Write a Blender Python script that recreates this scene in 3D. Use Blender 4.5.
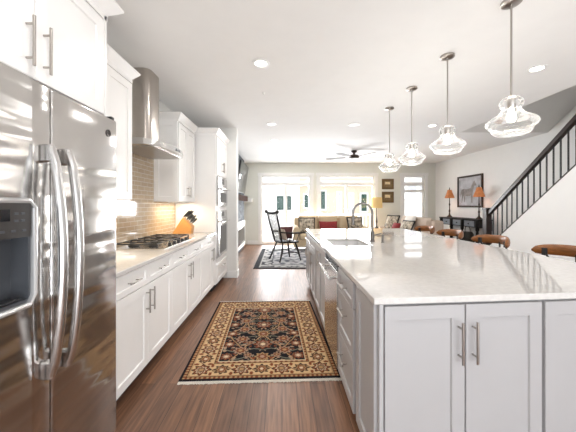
import bpy, bmesh, math, random
from math import sin, cos, pi, radians as R, sqrt, atan2
from mathutils import Vector, Matrix, noise as mnoise
random.seed(7)
SC = bpy.context.scene
COL = SC.collection
for o in list(bpy.data.objects): bpy.data.objects.remove(o)

# ------------------------------------------------------------------ camera, world, exposure
cam = bpy.data.objects.new('camera', bpy.data.cameras.new('camera')); COL.objects.link(cam)
cam.location = (0, 0, 1.33); cam.rotation_euler = (R(90), 0, 0)
cam.data.sensor_width = 36; cam.data.lens = 285/576*36
cam.data.shift_x = 6/576; cam.data.shift_y = -11/576
cam.data.clip_start = .05; cam.data.clip_end = 200
SC.camera = cam
SC.view_settings.view_transform = 'Standard'; SC.view_settings.look = 'None'
SC.view_settings.gamma = 1; SC.view_settings.use_curve_mapping = False
SC.view_settings.exposure = 0.46

world = bpy.data.worlds.new('sky'); SC.world = world; world.use_nodes = True
bg = world.node_tree.nodes['Background']; bg.inputs[0].default_value = (.92, .96, 1, 1); bg.inputs[1].default_value = 1.5

def light(name, kind, loc, energy, color=(1, 1, 1), rot=(0, 0, 0), parent=None, **kw):
    d = bpy.data.lights.new(name, kind); d.energy = energy; d.color = color
    for k, v in kw.items():
        setattr(d, k, v)
    o = bpy.data.objects.new(name, d); COL.objects.link(o); o.location = loc; o.rotation_euler = rot
    if parent:
        o.parent = parent; o.location = Vector(loc) - ORG[parent.name]
    return o
ORG = {}
sun = light('sun', 'SUN', (0, 0, 12), 1.7, (1, .95, .88), (R(48), 0, R(-12)), angle=R(2))
# daylight from the glazed rear wall, then an added upward fill for the ceiling
day = light('rear_daylight', 'AREA', (1.6, -2.45, 1.45), 10, (.93, .96, 1), (R(90), 0, 0), shape='RECTANGLE', size=5.0, size_y=1.7)
fill_up = light('rear_up_fill', 'AREA', (1.6, -2.5, .45), 93, (.91, .955, 1), (R(128), 0, 0), shape='RECTANGLE', size=5.0, size_y=.8)
# daylight by the glazed garden wall, and another added upward fill for that ceiling
day2 = light('garden_daylight', 'AREA', (1.3, 9.85, 1.3), 260, (.95, .97, 1), (R(84), 0, R(180)), shape='RECTANGLE', size=4.0, size_y=2.0)
fill2_up = light('garden_up_fill', 'AREA', (1.3, 9.95, .5), 170, (.96, .98, 1), (R(120), 0, R(180)), shape='RECTANGLE', size=4.0, size_y=.9)

# ------------------------------------------------------------------ materials
def nodes_of(name):
    m = bpy.data.materials.new(name); m.use_nodes = True
    nt = m.node_tree
    return m, nt, nt.nodes['Principled BSDF']
def L(nt, a, b): nt.links.new(a, b)
def mat(name, col, rough=.5, metal=0.0, var=.06, scale=6.0, bump=0.0, stretch=None, emit=None, estr=0, spec=None, coat=0):
    m, nt, b = nodes_of(name)
    tc = nt.nodes.new('ShaderNodeTexCoord'); mp = nt.nodes.new('ShaderNodeMapping')
    L(nt, tc.outputs['Object'], mp.inputs[0])
    if stretch: mp.inputs['Scale'].default_value = stretch
    n = nt.nodes.new('ShaderNodeTexNoise'); n.inputs['Scale'].default_value = scale; n.inputs['Detail'].default_value = 4
    L(nt, mp.outputs[0], n.inputs['Vector'])
    r = nt.nodes.new('ShaderNodeValToRGB')
    r.color_ramp.elements[0].position = .3; r.color_ramp.elements[1].position = .7
    r.color_ramp.elements[0].color = (*[max(0, c*(1-var)) for c in col], 1)
    r.color_ramp.elements[1].color = (*[min(1, c*(1+var)) for c in col], 1)
    L(nt, n.outputs['Fac'], r.inputs[0]); L(nt, r.outputs[0], b.inputs['Base Color'])
    b.inputs['Roughness'].default_value = rough; b.inputs['Metallic'].default_value = metal
    if spec is not None: b.inputs['Specular IOR Level'].default_value = spec
    if coat: b.inputs['Coat Weight'].default_value = coat; b.inputs['Coat Roughness'].default_value = .05
    if bump:
        bp = nt.nodes.new('ShaderNodeBump'); bp.inputs['Strength'].default_value = bump; bp.inputs['Distance'].default_value = .01
        L(nt, n.outputs['Fac'], bp.inputs['Height']); L(nt, bp.outputs[0], b.inputs['Normal'])
    if emit:
        b.inputs['Emission Color'].default_value = (*emit, 1); b.inputs['Emission Strength'].default_value = estr
    return m
def thin_glass(name, tint=(1, 1, 1), refl=.9, rough=.0, ior=1.5, milk=0.0):
    m = bpy.data.materials.new(name); m.use_nodes = True; nt = m.node_tree; nt.nodes.clear()
    out = nt.nodes.new('ShaderNodeOutputMaterial'); mix = nt.nodes.new('ShaderNodeMixShader')
    tr = nt.nodes.new('ShaderNodeBsdfTransparent'); gl = nt.nodes.new('ShaderNodeBsdfGlossy')
    tr.inputs[0].default_value = (*tint, 1); gl.inputs['Roughness'].default_value = rough
    fr = nt.nodes.new('ShaderNodeFresnel'); fr.inputs[0].default_value = ior
    mu = nt.nodes.new('ShaderNodeMath'); mu.operation = 'MULTIPLY'; mu.inputs[1].default_value = refl
    L(nt, fr.outputs[0], mu.inputs[0]); L(nt, mu.outputs[0], mix.inputs[0])
    L(nt, tr.outputs[0], mix.inputs[1]); L(nt, gl.outputs[0], mix.inputs[2])
    last = mix
    if milk:
        df = nt.nodes.new('ShaderNodeBsdfDiffuse'); df.inputs[0].default_value = (.95, .95, .95, 1)
        m2 = nt.nodes.new('ShaderNodeMixShader'); m2.inputs[0].default_value = milk
        L(nt, mix.outputs[0], m2.inputs[1]); L(nt, df.outputs[0], m2.inputs[2]); last = m2
    L(nt, last.outputs[0], out.inputs[0])
    return m
def brick_mat(name, c1, c2, mortar, w, h, ms, rot, rough, offset=.5, bump=.3, var_scale=None, grain=None, coat=0, bias=0, spec=None):
    m, nt, b = nodes_of(name)
    tc = nt.nodes.new('ShaderNodeTexCoord'); mp = nt.nodes.new('ShaderNodeMapping')
    sp = nt.nodes.new('ShaderNodeSeparateXYZ'); cb = nt.nodes.new('ShaderNodeCombineXYZ')
    L(nt, tc.outputs['Object'], sp.inputs[0]); L(nt, sp.outputs[rot[0].upper()], cb.inputs[0]); L(nt, sp.outputs[rot[1].upper()], cb.inputs[1])
    L(nt, cb.outputs[0], mp.inputs[0])
    br = nt.nodes.new('ShaderNodeTexBrick'); L(nt, mp.outputs[0], br.inputs['Vector'])
    br.offset = offset; br.inputs['Scale'].default_value = 1
    br.inputs['Color1'].default_value = (*c1, 1); br.inputs['Color2'].default_value = (*c2, 1); br.inputs['Mortar'].default_value = (*mortar, 1)
    br.inputs['Mortar Size'].default_value = ms; br.inputs['Mortar Smooth'].default_value = .2; br.inputs['Bias'].default_value = bias
    br.inputs['Brick Width'].default_value = w; br.inputs['Row Height'].default_value = h
    src = br.outputs['Color']
    if grain:
        mp2 = nt.nodes.new('ShaderNodeMapping'); L(nt, tc.outputs['Object'], mp2.inputs[0]); mp2.inputs['Scale'].default_value = grain
        n = nt.nodes.new('ShaderNodeTexNoise'); n.inputs['Scale'].default_value = 1; n.inputs['Detail'].default_value = 6; L(nt, mp2.outputs[0], n.inputs['Vector'])
        rr = nt.nodes.new('ShaderNodeValToRGB'); rr.color_ramp.elements[0].position = .3; rr.color_ramp.elements[1].position = .7
        rr.color_ramp.elements[0].color = (.55, .55, .55, 1); rr.color_ramp.elements[1].color = (1.3, 1.3, 1.3, 1)
        L(nt, n.outputs['Fac'], rr.inputs[0])
        mx = nt.nodes.new('ShaderNodeMix'); mx.data_type = 'RGBA'; mx.blend_type = 'MULTIPLY'; mx.inputs[0].default_value = 1
        L(nt, src, mx.inputs[6]); L(nt, rr.outputs[0], mx.inputs[7]); src = mx.outputs[2]
    L(nt, src, b.inputs['Base Color']); b.inputs['Roughness'].default_value = rough
    if spec is not None: b.inputs['Specular IOR Level'].default_value = spec
    if coat: b.inputs['Coat Weight'].default_value = coat; b.inputs['Coat Roughness'].default_value = .04
    if bump:
        inv = nt.nodes.new('ShaderNodeMath'); inv.operation = 'SUBTRACT'; inv.inputs[0].default_value = 1; L(nt, br.outputs['Fac'], inv.inputs[1])
        bp = nt.nodes.new('ShaderNodeBump'); bp.inputs['Strength'].default_value = bump; bp.inputs['Distance'].default_value = .003
        L(nt, inv.outputs[0], bp.inputs['Height']); L(nt, bp.outputs[0], b.inputs['Normal'])
    return m
def attr_mat(name, rough=.95, bump=.3, bscale=250):
    m, nt, b = nodes_of(name)
    a = nt.nodes.new('ShaderNodeAttribute'); a.attribute_name = 'Col'
    L(nt, a.outputs['Color'], b.inputs['Base Color']); b.inputs['Roughness'].default_value = rough
    b.inputs['Specular IOR Level'].default_value = .1
    tc = nt.nodes.new('ShaderNodeTexCoord'); n = nt.nodes.new('ShaderNodeTexNoise'); n.inputs['Scale'].default_value = bscale
    L(nt, tc.outputs['Object'], n.inputs['Vector'])
    bp = nt.nodes.new('ShaderNodeBump'); bp.inputs['Strength'].default_value = bump; bp.inputs['Distance'].default_value = .004
    L(nt, n.outputs['Fac'], bp.inputs['Height']); L(nt, bp.outputs[0], b.inputs['Normal'])
    return m
def steel_mat(name, col=(.62, .61, .60), rough=.2, axis='z', wave=0.0):
    m, nt, b = nodes_of(name)
    tc = nt.nodes.new('ShaderNodeTexCoord'); mp = nt.nodes.new('ShaderNodeMapping'); L(nt, tc.outputs['Object'], mp.inputs[0])
    mp.inputs['Scale'].default_value = {'z': (220, 220, 2), 'y': (220, 2, 220), 'x': (2, 220, 220)}[axis]
    n = nt.nodes.new('ShaderNodeTexNoise'); n.inputs['Scale'].default_value = 1; n.inputs['Detail'].default_value = 3; L(nt, mp.outputs[0], n.inputs['Vector'])
    mr = nt.nodes.new('ShaderNodeMapRange'); mr.inputs['To Min'].default_value = rough*.8; mr.inputs['To Max'].default_value = rough*1.25
    L(nt, n.outputs['Fac'], mr.inputs['Value']); L(nt, mr.outputs[0], b.inputs['Roughness'])
    b.inputs['Base Color'].default_value = (*col, 1); b.inputs['Metallic'].default_value = 1
    if wave:
        mp2 = nt.nodes.new('ShaderNodeMapping'); L(nt, tc.outputs['Object'], mp2.inputs[0]); mp2.inputs['Scale'].default_value = (1.3, 1.3, 9)
        n2 = nt.nodes.new('ShaderNodeTexNoise'); n2.inputs['Scale'].default_value = 1; n2.inputs['Detail'].default_value = 1; L(nt, mp2.outputs[0], n2.inputs['Vector'])
        bp = nt.nodes.new('ShaderNodeBump'); bp.inputs['Strength'].default_value = wave; bp.inputs['Distance'].default_value = .03
        L(nt, n2.outputs['Fac'], bp.inputs['Height']); L(nt, bp.outputs[0], b.inputs['Normal'])
    return m
def emit_mat(name, col, s):
    m = bpy.data.materials.new(name); m.use_nodes = True; nt = m.node_tree; nt.nodes.clear()
    out = nt.nodes.new('ShaderNodeOutputMaterial'); e = nt.nodes.new('ShaderNodeEmission'); e.inputs[0].default_value = (*col, 1); e.inputs[1].default_value = s
    L(nt, e.outputs[0], out.inputs[0]); return m

M = {}
M['wall'] = mat('wall_paint', (.80, .79, .76), .85, var=.01)
M['wall_white'] = mat('white_wall_paint', (.90, .90, .885), .85, var=.01)
M['wall_sage'] = mat('pale_sage_wall_paint', (.77, .775, .71), .85, var=.01)
M['ceil'] = mat('ceiling_paint', (.86, .855, .84), .9, var=.01)
M['trim'] = mat('white_trim_paint', (.86, .86, .84), .4, var=.01)
M['floor'] = brick_mat('dark_wood_planks', (.26, .128, .070), (.15, .072, .040), (.03, .015, .01), 1.3, .105, .0016, 'yx', .36, .37, .25, grain=(60, 3, 60))
M['cab'] = mat('white_cabinet_paint', (.89, .875, .855), .35, var=.012)
M['isl'] = mat('light_grey_cabinet_paint', (.43, .418, .42), .35, var=.012)
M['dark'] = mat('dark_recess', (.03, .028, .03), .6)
M['quartz'] = mat('white_quartz', (.66, .638, .615), .05, var=.05, scale=40, coat=.3)
M['steel'] = steel_mat('brushed_stainless_steel', wave=.0)
M['fridge'] = steel_mat('wavy_stainless_steel', (.53, .515, .50), .17, 'y', wave=.65)
M['hood'] = steel_mat('hood_stainless_steel', (.50, .46, .42), .24, 'z')
M['nickel'] = mat('satin_nickel', (.42, .39, .36), .28, 1.0, var=.03)
M['faucet'] = mat('brushed_faucet_steel', (.17, .16, .15), .3, 1.0, var=.03)
M['basin'] = mat('satin_basin_steel', (.80, .80, .80), .5, .6, var=.03)
M['chrome'] = mat('chrome', (.75, .74, .73), .1, 1.0, var=.02)
M['black'] = mat('black_plastic', (.02, .02, .022), .35)
M['iron'] = mat('black_iron', (.018, .017, .017), .5)
M['blackwood'] = mat('black_painted_wood', (.014, .012, .011), .5, var=.3, spec=.25)
M['glassblack'] = mat('black_oven_glass', (.03, .03, .035), .05)
M['tile'] = brick_mat('glossy_tan_tile', (.50, .38, .25), (.42, .31, .20), (.70, .63, .52), .15, .05, .0028, 'yz', .1, .5, .4, coat=.5)
M['pane'] = thin_glass('window_glass', refl=.7)
def blown_glass():
    m = bpy.data.materials.new('clear_blown_glass'); m.use_nodes = True; nt = m.node_tree; nt.nodes.clear(); N = nt.nodes.new
    out = N('ShaderNodeOutputMaterial'); tr = N('ShaderNodeBsdfTransparent'); tr.inputs[0].default_value = (.97, .97, .97, 1)
    gl = N('ShaderNodeBsdfGlossy'); gl.inputs['Roughness'].default_value = .03; df = N('ShaderNodeBsdfTranslucent'); df.inputs[0].default_value = (1, 1, 1, 1)
    dd = N('ShaderNodeBsdfDiffuse'); dd.inputs[0].default_value = (1, 1, 1, 1); md = N('ShaderNodeMixShader'); L(nt, df.outputs[0], md.inputs[1]); L(nt, dd.outputs[0], md.inputs[2])
    lw = N('ShaderNodeLayerWeight'); lw.inputs[0].default_value = .35
    tc = N('ShaderNodeTexCoord'); mp = N('ShaderNodeMapping'); mp.inputs['Rotation'].default_value = (.12, .1, 0); wv = N('ShaderNodeTexWave'); wv.bands_direction = 'Z'; wv.inputs['Scale'].default_value = 9; wv.inputs['Distortion'].default_value = 1.5
    L(nt, tc.outputs['Object'], mp.inputs[0]); L(nt, mp.outputs[0], wv.inputs['Vector'])
    mr = N('ShaderNodeMapRange'); mr.inputs['To Min'].default_value = .05; mr.inputs['To Max'].default_value = .28; L(nt, wv.outputs['Fac'], mr.inputs['Value'])
    mu = N('ShaderNodeMath'); mu.operation = 'MULTIPLY'; L(nt, lw.outputs['Facing'], mu.inputs[0]); L(nt, mr.outputs[0], mu.inputs[1])
    ad = N('ShaderNodeMath'); ad.operation = 'ADD'; ad.inputs[1].default_value = .02; L(nt, mu.outputs[0], ad.inputs[0])
    fr = N('ShaderNodeFresnel'); fr.inputs[0].default_value = 1.35
    m1 = N('ShaderNodeMixShader'); L(nt, fr.outputs[0], m1.inputs[0]); L(nt, tr.outputs[0], m1.inputs[1]); L(nt, gl.outputs[0], m1.inputs[2])
    m2 = N('ShaderNodeMixShader'); L(nt, ad.outputs[0], m2.inputs[0]); L(nt, m1.outputs[0], m2.inputs[1]); L(nt, md.outputs[0], m2.inputs[2])
    L(nt, m2.outputs[0], out.inputs[0]); return m
M['pglass'] = blown_glass()
M['bulb'] = emit_mat('lit_bulb', (1, .9, .75), 18)
M['down'] = emit_mat('lit_lens', (1, .95, .88), 9)
M['rug'] = attr_mat('knotted_wool')
M['rug2'] = attr_mat('woven_grey_wool', bscale=120)
M['fringe'] = mat('cream_fringe', (.75, .70, .62), .9)
M['beige'] = mat('beige_upholstery', (.60, .47, .31), .9, var=.06, scale=60, bump=.1)
M['taupe'] = mat('taupe_upholstery', (.52, .42, .34), .9, var=.06, scale=60, bump=.1)
M['cream'] = mat('cream_fabric', (.75, .71, .66), .9, var=.05, scale=60)
M['red'] = mat('red_fabric', (.26, .028, .03), .85, var=.15, scale=30)
M['maroon'] = mat('maroon_fabric', (.10, .035, .035), .85, var=.2, scale=40)
M['pattern'] = mat('black_cream_scroll_print', (.42, .36, .28), .9, var=.85, scale=14)
M['blacktrim'] = mat('black_piping', (.015, .013, .013), .8)
M['goldshade'] = mat('gold_lamp_shade', (.70, .50, .22), .8, emit=(1, .65, .25), estr=.12)
M['orangeshade'] = mat('amber_lamp_shade', (.52, .19, .07), .7, var=.15, scale=20, emit=(1, .35, .1), estr=.10)
M['bronze'] = mat('dark_bronze', (.05, .035, .028), .4, .5, var=.3, scale=30)
M['goldframe'] = mat('antique_gold_frame', (.16, .10, .04), .5, .3, var=.4, scale=60)
M['stoolwood'] = mat('chestnut_wood', (.23, .085, .022), .35, var=.3, scale=8, stretch=(6, 1, 12))
M['knifewood'] = mat('honey_maple', (.52, .25, .07), .4, var=.12, scale=8, stretch=(2, 2, 14))
M['mantel'] = mat('dark_stained_mantel_wood', (.04, .016, .01), .9, spec=.05, var=.3, scale=10, stretch=(2, 14, 14))
M['handrail'] = mat('dark_stained_rail_wood', (.035, .022, .018), .35, var=.25, scale=10)
M['apron'] = mat('blue_grey_painted_wood', (.22, .25, .29), .4, var=.1)
M['stone'] = brick_mat('grey_mosaic_stone', (.24, .26, .28), (.08, .09, .105), (.30, .30, .30), .16, .04, .003, 'yz', .9, .4, .5, spec=.1)
M['screen'] = mat('switched_off_screen', (.02, .024, .022), .06)
M['canvas'] = mat('grey_painted_canvas', (.50, .50, .53), .8, var=.25, scale=5)
M['horse'] = mat('brown_grey_paint', (.30, .27, .26), .8, var=.3, scale=9)
M['landscape'] = mat('brown_landscape_paint', (.20, .13, .06), .6, var=.6, scale=8)
M['glow'] = mat('pale_painted_sky', (.75, .62, .38), .7, var=.2, scale=14)
M['fanblade'] = mat('pale_grey_fan_blade', (.15, .145, .135), .6, spec=.2)
M['opal'] = mat('opal_glass', (.9, .9, .88), .3, emit=(1, .97, .92), estr=.5)
M['siding'] = brick_mat('white_lap_siding', (.80, .80, .80), (.78, .78, .79), (.6, .6, .62), 6, .12, .006, 'xz', .7, .3, .2)
M['tanbrick'] = brick_mat('tan_brick', (.58, .48, .37), (.53, .43, .33), (.58, .5, .42), .22, .075, .008, 'xz', .8, .5, .2)
M['beigewall'] = mat('beige_stucco', (.70, .58, .46), .9)
M['extglass'] = mat('dark_green_pane', (.035, .07, .06), .7, spec=.1)
M['extblind'] = mat('grey_blind', (.45, .46, .50), .7)
M['concrete'] = mat('pale_paving', (.55, .53, .5), .9, var=.1)
M['leaf'] = mat('dark_green_leaf', (.04, .08, .035), .7, var=.5, scale=12)
M['handleblack'] = mat('black_knife_handle', (.025, .025, .028), .3)
M['basket'] = mat('dark_woven_wicker', (.05, .045, .035), .7, var=.6, scale=70, bump=.5)
M['display'] = mat('dark_display', (.012, .013, .016), .1)
M['dispenser'] = mat('charcoal_plastic', (.07, .075, .085), .3)
M['silver'] = mat('silver_plastic_trim', (.68, .68, .68), .25, .6, var=.03)
M['panelgrey'] = mat('grey_control_panel', (.045, .04, .038), .3)

# ------------------------------------------------------------------ mesh builder
class MB:
    def __init__(self): self.bm = bmesh.new(); self.cur = 0
    def _mv(self, vs, Mx):
        if Mx is not None: bmesh.ops.transform(self.bm, matrix=Mx, verts=vs)
    def _tag(self, fs):
        for f in fs: f.material_index = self.cur
    def box(self, x0, x1, y0, y1, z0, z1, bev=0.0, Mx=None, seg=1):
        bm = self.bm
        vs = [bm.verts.new((x, y, z)) for x in (x0, x1) for y in (y0, y1) for z in (z0, z1)]
        q = [(0, 1, 3, 2), (4, 6, 7, 5), (0, 4, 5, 1), (2, 3, 7, 6), (0, 2, 6, 4), (1, 5, 7, 3)]
        fs = [bm.faces.new([vs[i] for i in f]) for f in q]
        self._tag(fs)
        if bev:
            es = list({e for f in fs for e in f.edges})
            r = bmesh.ops.bevel(bm, geom=es, offset=bev, segments=seg, affect='EDGES', profile=.5)
            self._tag(r['faces']); vs = list({v for f in r['faces'] for v in f.verts} | {v for v in vs if v.is_valid})
        self._mv(vs, Mx); return self
    def hexa(self, bot, top, Mx=None):
        """bot/top: 4 points each, same winding"""
        bm = self.bm
        b = [bm.verts.new(p) for p in bot]; t = [bm.verts.new(p) for p in top]
        fs = [bm.faces.new(b[::-1]), bm.faces.new(t)]
        for i in range(4): fs.append(bm.faces.new((b[i], b[(i+1) % 4], t[(i+1) % 4], t[i])))
        self._tag(fs); self._mv(b+t, Mx); return self
    def prism(self, pts, vec, Mx=None):
        bm = self.bm; v = Vector(vec)
        a = [bm.verts.new(p) for p in pts]; b = [bm.verts.new(Vector(p)+v) for p in pts]
        n = len(pts); fs = [bm.faces.new(a[::-1]), bm.faces.new(b)]
        for i in range(n): fs.append(bm.faces.new((a[i], a[(i+1) % n], b[(i+1) % n], b[i])))
        self._tag(fs); self._mv(a+b, Mx); return self
    def tube(self, pts, r, n=10, cap=True, Mx=None, closed=False):
        bm = self.bm; pts = [Vector(p) for p in pts]; k = len(pts)
        rs = r if isinstance(r, (list, tuple)) else [r]*k
        rings = []; prev = None; allv = []
        for i, p in enumerate(pts):
            if closed: t = pts[(i+1) % k]-pts[i-1]
            else: t = pts[min(i+1, k-1)]-pts[max(i-1, 0)]
            t.normalize()
            if prev is None:
                a = Vector((0, 0, 1)) if abs(t.z) < .9 else Vector((1, 0, 0))
                u = t.cross(a).normalized()
            else:
                u = (prev - t*prev.dot(t)).normalized()
            prev = u; w = t.cross(u)
            ring = [bm.verts.new(p+(u*cos(2*pi*j/n)+w*sin(2*pi*j/n))*rs[i]) for j in range(n)]
            rings.append(ring); allv += ring
        fs = []
        for i in range(k if closed else k-1):
            a, b = rings[i], rings[(i+1) % k]
            for j in range(n): fs.append(bm.faces.new((a[j], a[(j+1) % n], b[(j+1) % n], b[j])))
        if cap and not closed: fs += [bm.faces.new(rings[0][::-1]), bm.faces.new(rings[-1])]
        self._tag(fs); self._mv(allv, Mx); return self
    def cyl(self, p, q, r, n=14, r2=None, Mx=None): return self.tube([p, q], [r, r if r2 is None else r2], n, Mx=Mx)
    def lathe(self, prof, c=(0, 0, 0), n=24, Mx=None):
        bm = self.bm; rings = []; allv = []; c = Vector(c)
        for r, z in prof:
            if r < 1e-5: ring = [bm.verts.new(c+Vector((0, 0, z)))]
            else: ring = [bm.verts.new(c+Vector((r*cos(2*pi*j/n), r*sin(2*pi*j/n), z))) for j in range(n)]
            rings.append(ring); allv += ring
        fs = []
        for a, b in zip(rings, rings[1:]):
            if len(a) == 1 and len(b) == 1: continue
            for j in range(n):
                j2 = (j+1) % n
                if len(a) == 1: fs.append(bm.faces.new((a[0], b[j2], b[j])))
                elif len(b) == 1: fs.append(bm.faces.new((a[j], a[j2], b[0])))
                else: fs.append(bm.faces.new((a[j], a[j2], b[j2], b[j])))
        self._tag(fs); self._mv(allv, Mx); return self
    def ball(self, c, rx, ry=None, rz=None, n=16, m=10, Mx=None):
        ry = rx if ry is None else ry; rz = rx if rz is None else rz
        S = Matrix.Translation(c) @ Matrix.Diagonal((rx, ry, rz, 1))
        if Mx is not None: S = Mx @ S
        return self.lathe([(sin(pi*i/m), -cos(pi*i/m)) for i in range(m+1)], n=n, Mx=S)
    def cushion(self, w, h, t, Mx, n=12, bulge=.9, pinch=.06, ex=.45):
        """soft pillow: width along x, height along z, thickness along y, centred"""
        bm = self.bm; g = {}; allv = []
        for s in (-1, 1):
            for i in range(n+1):
                for j in range(n+1):
                    a = 2*i/n-1; b = 2*j/n-1
                    edge = i in (0, n) or j in (0, n)
                    if edge and s == 1: g[(s, i, j)] = g[(-1, i, j)]; continue
                    th = 0 if edge else ((1-a*a)*(1-b*b))**ex
                    px = a*(1-pinch*(1-b*b)); pz = b*(1-pinch*(1-a*a))
                    v = bm.verts.new((px*w/2, s*th*t/2, pz*h/2)); g[(s, i, j)] = v; allv.append(v)
        fs = []
        for s in (-1, 1):
            for i in range(n):
                for j in range(n):
                    f = [g[(s, i, j)], g[(s, i+1, j)], g[(s, i+1, j+1)], g[(s, i, j+1)]]
                    fs.append(bm.faces.new(f if s < 0 else f[::-1]))
        self._tag(fs); self._mv(allv, Mx); return self
    def build(self, name, mats, parent=None, local=False, smooth=True, angle=35):
        bm = self.bm
        bmesh.ops.recalc_face_normals(bm, faces=bm.faces[:])
        org = ORG.get(parent.name, Vector()) if parent else Vector()
        if not local and parent: bmesh.ops.translate(bm, vec=-org, verts=bm.verts[:])
        if smooth:
            for f in bm.faces: f.smooth = True
            for e in bm.edges:
                if len(e.link_faces) == 2 and e.calc_face_angle(0) > R(angle): e.smooth = False
        me = bpy.data.meshes.new(name); bm.to_mesh(me); bm.free()
        for m in (mats if isinstance(mats, (list, tuple)) else [mats]): me.materials.append(m)
        o = bpy.data.objects.new(name, me); COL.objects.link(o)
        if parent: o.parent = parent
        ORG[o.name] = org
        return o
def thing(name, label, cat, loc=(0, 0, 0), rotz=0, group=None):
    o = bpy.data.objects.new(name, None); COL.objects.link(o); o.empty_display_size = .05
    o.location = loc; o.rotation_euler = (0, 0, rotz); ORG[o.name] = Vector(loc)
    o['label'] = label; o['category'] = cat
    if group: o['group'] = group
    return o
def tag(o, label, cat, group=None):
    o['label'] = label; o['category'] = cat
    if group: o['group'] = group
    return o
def struct(o): o['kind'] = 'structure'; return o
def dup(root, loc, rotz, label, group=None):
    def cp(o, par):
        c = o.copy(); COL.objects.link(c); c.parent = par
        if par is not None and o.type == 'LIGHT': pass
        for ch in [x for x in bpy.data.objects if x.parent == o]: cp(ch, c)
        return c
    r = cp(root, None); r.location = loc; r.rotation_euler = (0, 0, rotz); r['label'] = label; ORG[r.name] = Vector(loc)
    if group: r['group'] = group
    return r
def frame(o, u, n):
    """local (u along, w outward, z up) -> world"""
    u = Vector(u).normalized(); n = Vector(n).normalized()
    return Matrix(((u.x, n.x, 0, o[0]), (u.y, n.y, 0, o[1]), (u.z, n.z, 1, o[2]), (0, 0, 0, 1)))
def shaker(mb, Mx, u0, u1, z0, z1, w0=0.0, t=.02, rail=.062, rec=.009):
    bm = mb.bm; vs = []
    def ring(a, b, c, d, w):
        r = [bm.verts.new(p) for p in ((a, w, c), (b, w, c), (b, w, d), (a, w, d))]; vs.extend(r); return r
    bk = ring(u0, u1, z0, z1, w0); f0 = ring(u0, u1, z0, z1, w0+t-.002); e = .002
    f1 = ring(u0+e, u1-e, z0+e, z1-e, w0+t)
    f2 = ring(u0+rail, u1-rail, z0+rail, z1-rail, w0+t); f3 = ring(u0+rail+.004, u1-rail-.004, z0+rail+.004, z1-rail-.004, w0+t-rec)
    fs = [bm.faces.new(bk[::-1]), bm.faces.new(f3)]
    for a, b in ((bk, f0), (f0, f1), (f1, f2), (f2, f3)):
        for i in range(4): fs.append(bm.faces.new((a[i], a[(i+1) % 4], b[(i+1) % 4], b[i])))
    mb._tag(fs); mb._mv(vs, Mx); return mb
def handle(parent, Mx, u, z, length, vertical, w0=.02, r=.006, so=.032, m='nickel'):
    mb = MB(); h = length/2
    d = (0, 0, 1) if vertical else (1, 0, 0)
    c = Vector((u, w0+so, z)); dv = Vector(d)
    mb.cyl(c-dv*h, c+dv*h, r, 12, Mx=Mx)
    for s in (-1, 1):
        p = c+dv*s*h*.68
        mb.cyl((p.x, w0-.001, p.z), (p.x, w0+so, p.z), r*.8, 8, Mx=Mx)
    return mb.build('handle', M[m], parent)
def door(parent, Mx, u0, u1, z0, z1, hu=None, hz=None, hl=.16, m='cab', rail=.062, w0=0.0, vert=True, name='door', flat=False):
    mb = MB()
    if flat: mb.box(u0, u1, w0, w0+.02, z0, z1, .002, Mx)
    else: shaker(mb, Mx, u0, u1, z0, z1, w0, rail=rail)
    d = mb.build(name, M[m], parent)
    if hu is not None: handle(d, Mx, hu, hz, hl, vert, w0+.02)
    return d

# ------------------------------------------------------------------ the setting
H = 2.74
struct(MB().box(-1.8, 5.4, -2.8, 9.75, -.15, 0).build('floor', M['floor']))
# ceiling with the stairwell opening x 3.45..5.17, y 1.0..5.54
mb = MB()
mb.box(-1.8, 3.45, -2.8, 9.75, H, H+.3); mb.box(3.45, 5.4, 5.54, 9.75, H, H+.3); mb.box(3.45, 5.4, -2.8, 1.0, H, H+.3)
struct(mb.build('ceiling', M['ceil'], smooth=False))
mb = MB()
mb.box(3.35, 3.45, 1.0, 5.54, H+.3, 5.2); mb.box(3.35, 5.4, 5.54, 5.64, H+.3, 5.2); mb.box(3.35, 5.4, .9, 1.0, H+.3, 5.2); mb.box(3.35, 5.4, .9, 5.64, 5.2, 5.3)
struct(mb.build('wall_stairwell', M['wall'], smooth=False))
struct(MB().box(-1.8, -1.645, -2.8, 9.75, 0, H).build('wall_left', M['wall']))
struct(MB().box(5.17, 5.4, -2.8, 9.75, 0, H).box(5.17, 5.4, .9, 5.64, H, 5.2).build('wall_right', M['wall_white'], smooth=False))
struct(MB().box(-1.644, -.83, 5.2, 5.4, 0, H).build('wall_pier', M['wall']))
# back wall with openings
YB = 9.6
ops = [(-.70, .96, 0, 2.31), (1.26, 3.12, 0, 2.31), (4.08, 4.80, .55, 2.31)]
mb = MB(); xs = [-1.645]
for a, b, z0, z1 in ops: xs += [a, b]
xs.append(5.17)
for i in range(0, len(xs), 2): mb.box(xs[i], xs[i+1], YB, YB+.15, 0, H)
for a, b, z0, z1 in ops:
    mb.box(a, b, YB, YB+.15, z1, H)
    if z0: mb.box(a, b, YB, YB+.15, 0, z0)
struct(mb.build('wall_back', M['wall_sage'], smooth=False))
# wall behind the camera, with a wide window opening
mb = MB(); mb.box(-1.8, -1.0, -2.8, -2.6, 0, H).box(4.2, 5.4, -2.8, -2.6, 0, H).box(-1.0, 4.2, -2.8, -2.6, 2.35, H)
struct(mb.build('wall_rear', M['wall'], smooth=False))
# baseboards
def base(name, x0, x1, y0, y1): struct(MB().box(x0, x1, y0, y1, .001, .13, .004).build(name, M['trim']))
base('baseboard_left', -1.16, -.71, 9.585, 9.599)
base('baseboard_back', 3.30, 3.99, 9.585, 9.599)
base('baseboard_pier', -1.0, -.815, 5.185, 5.199)
base('baseboard_end', -.829, -.815, 5.2, 5.4)
base('baseboard_right', 5.155, 5.169, 5.75, 9.58)
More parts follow.
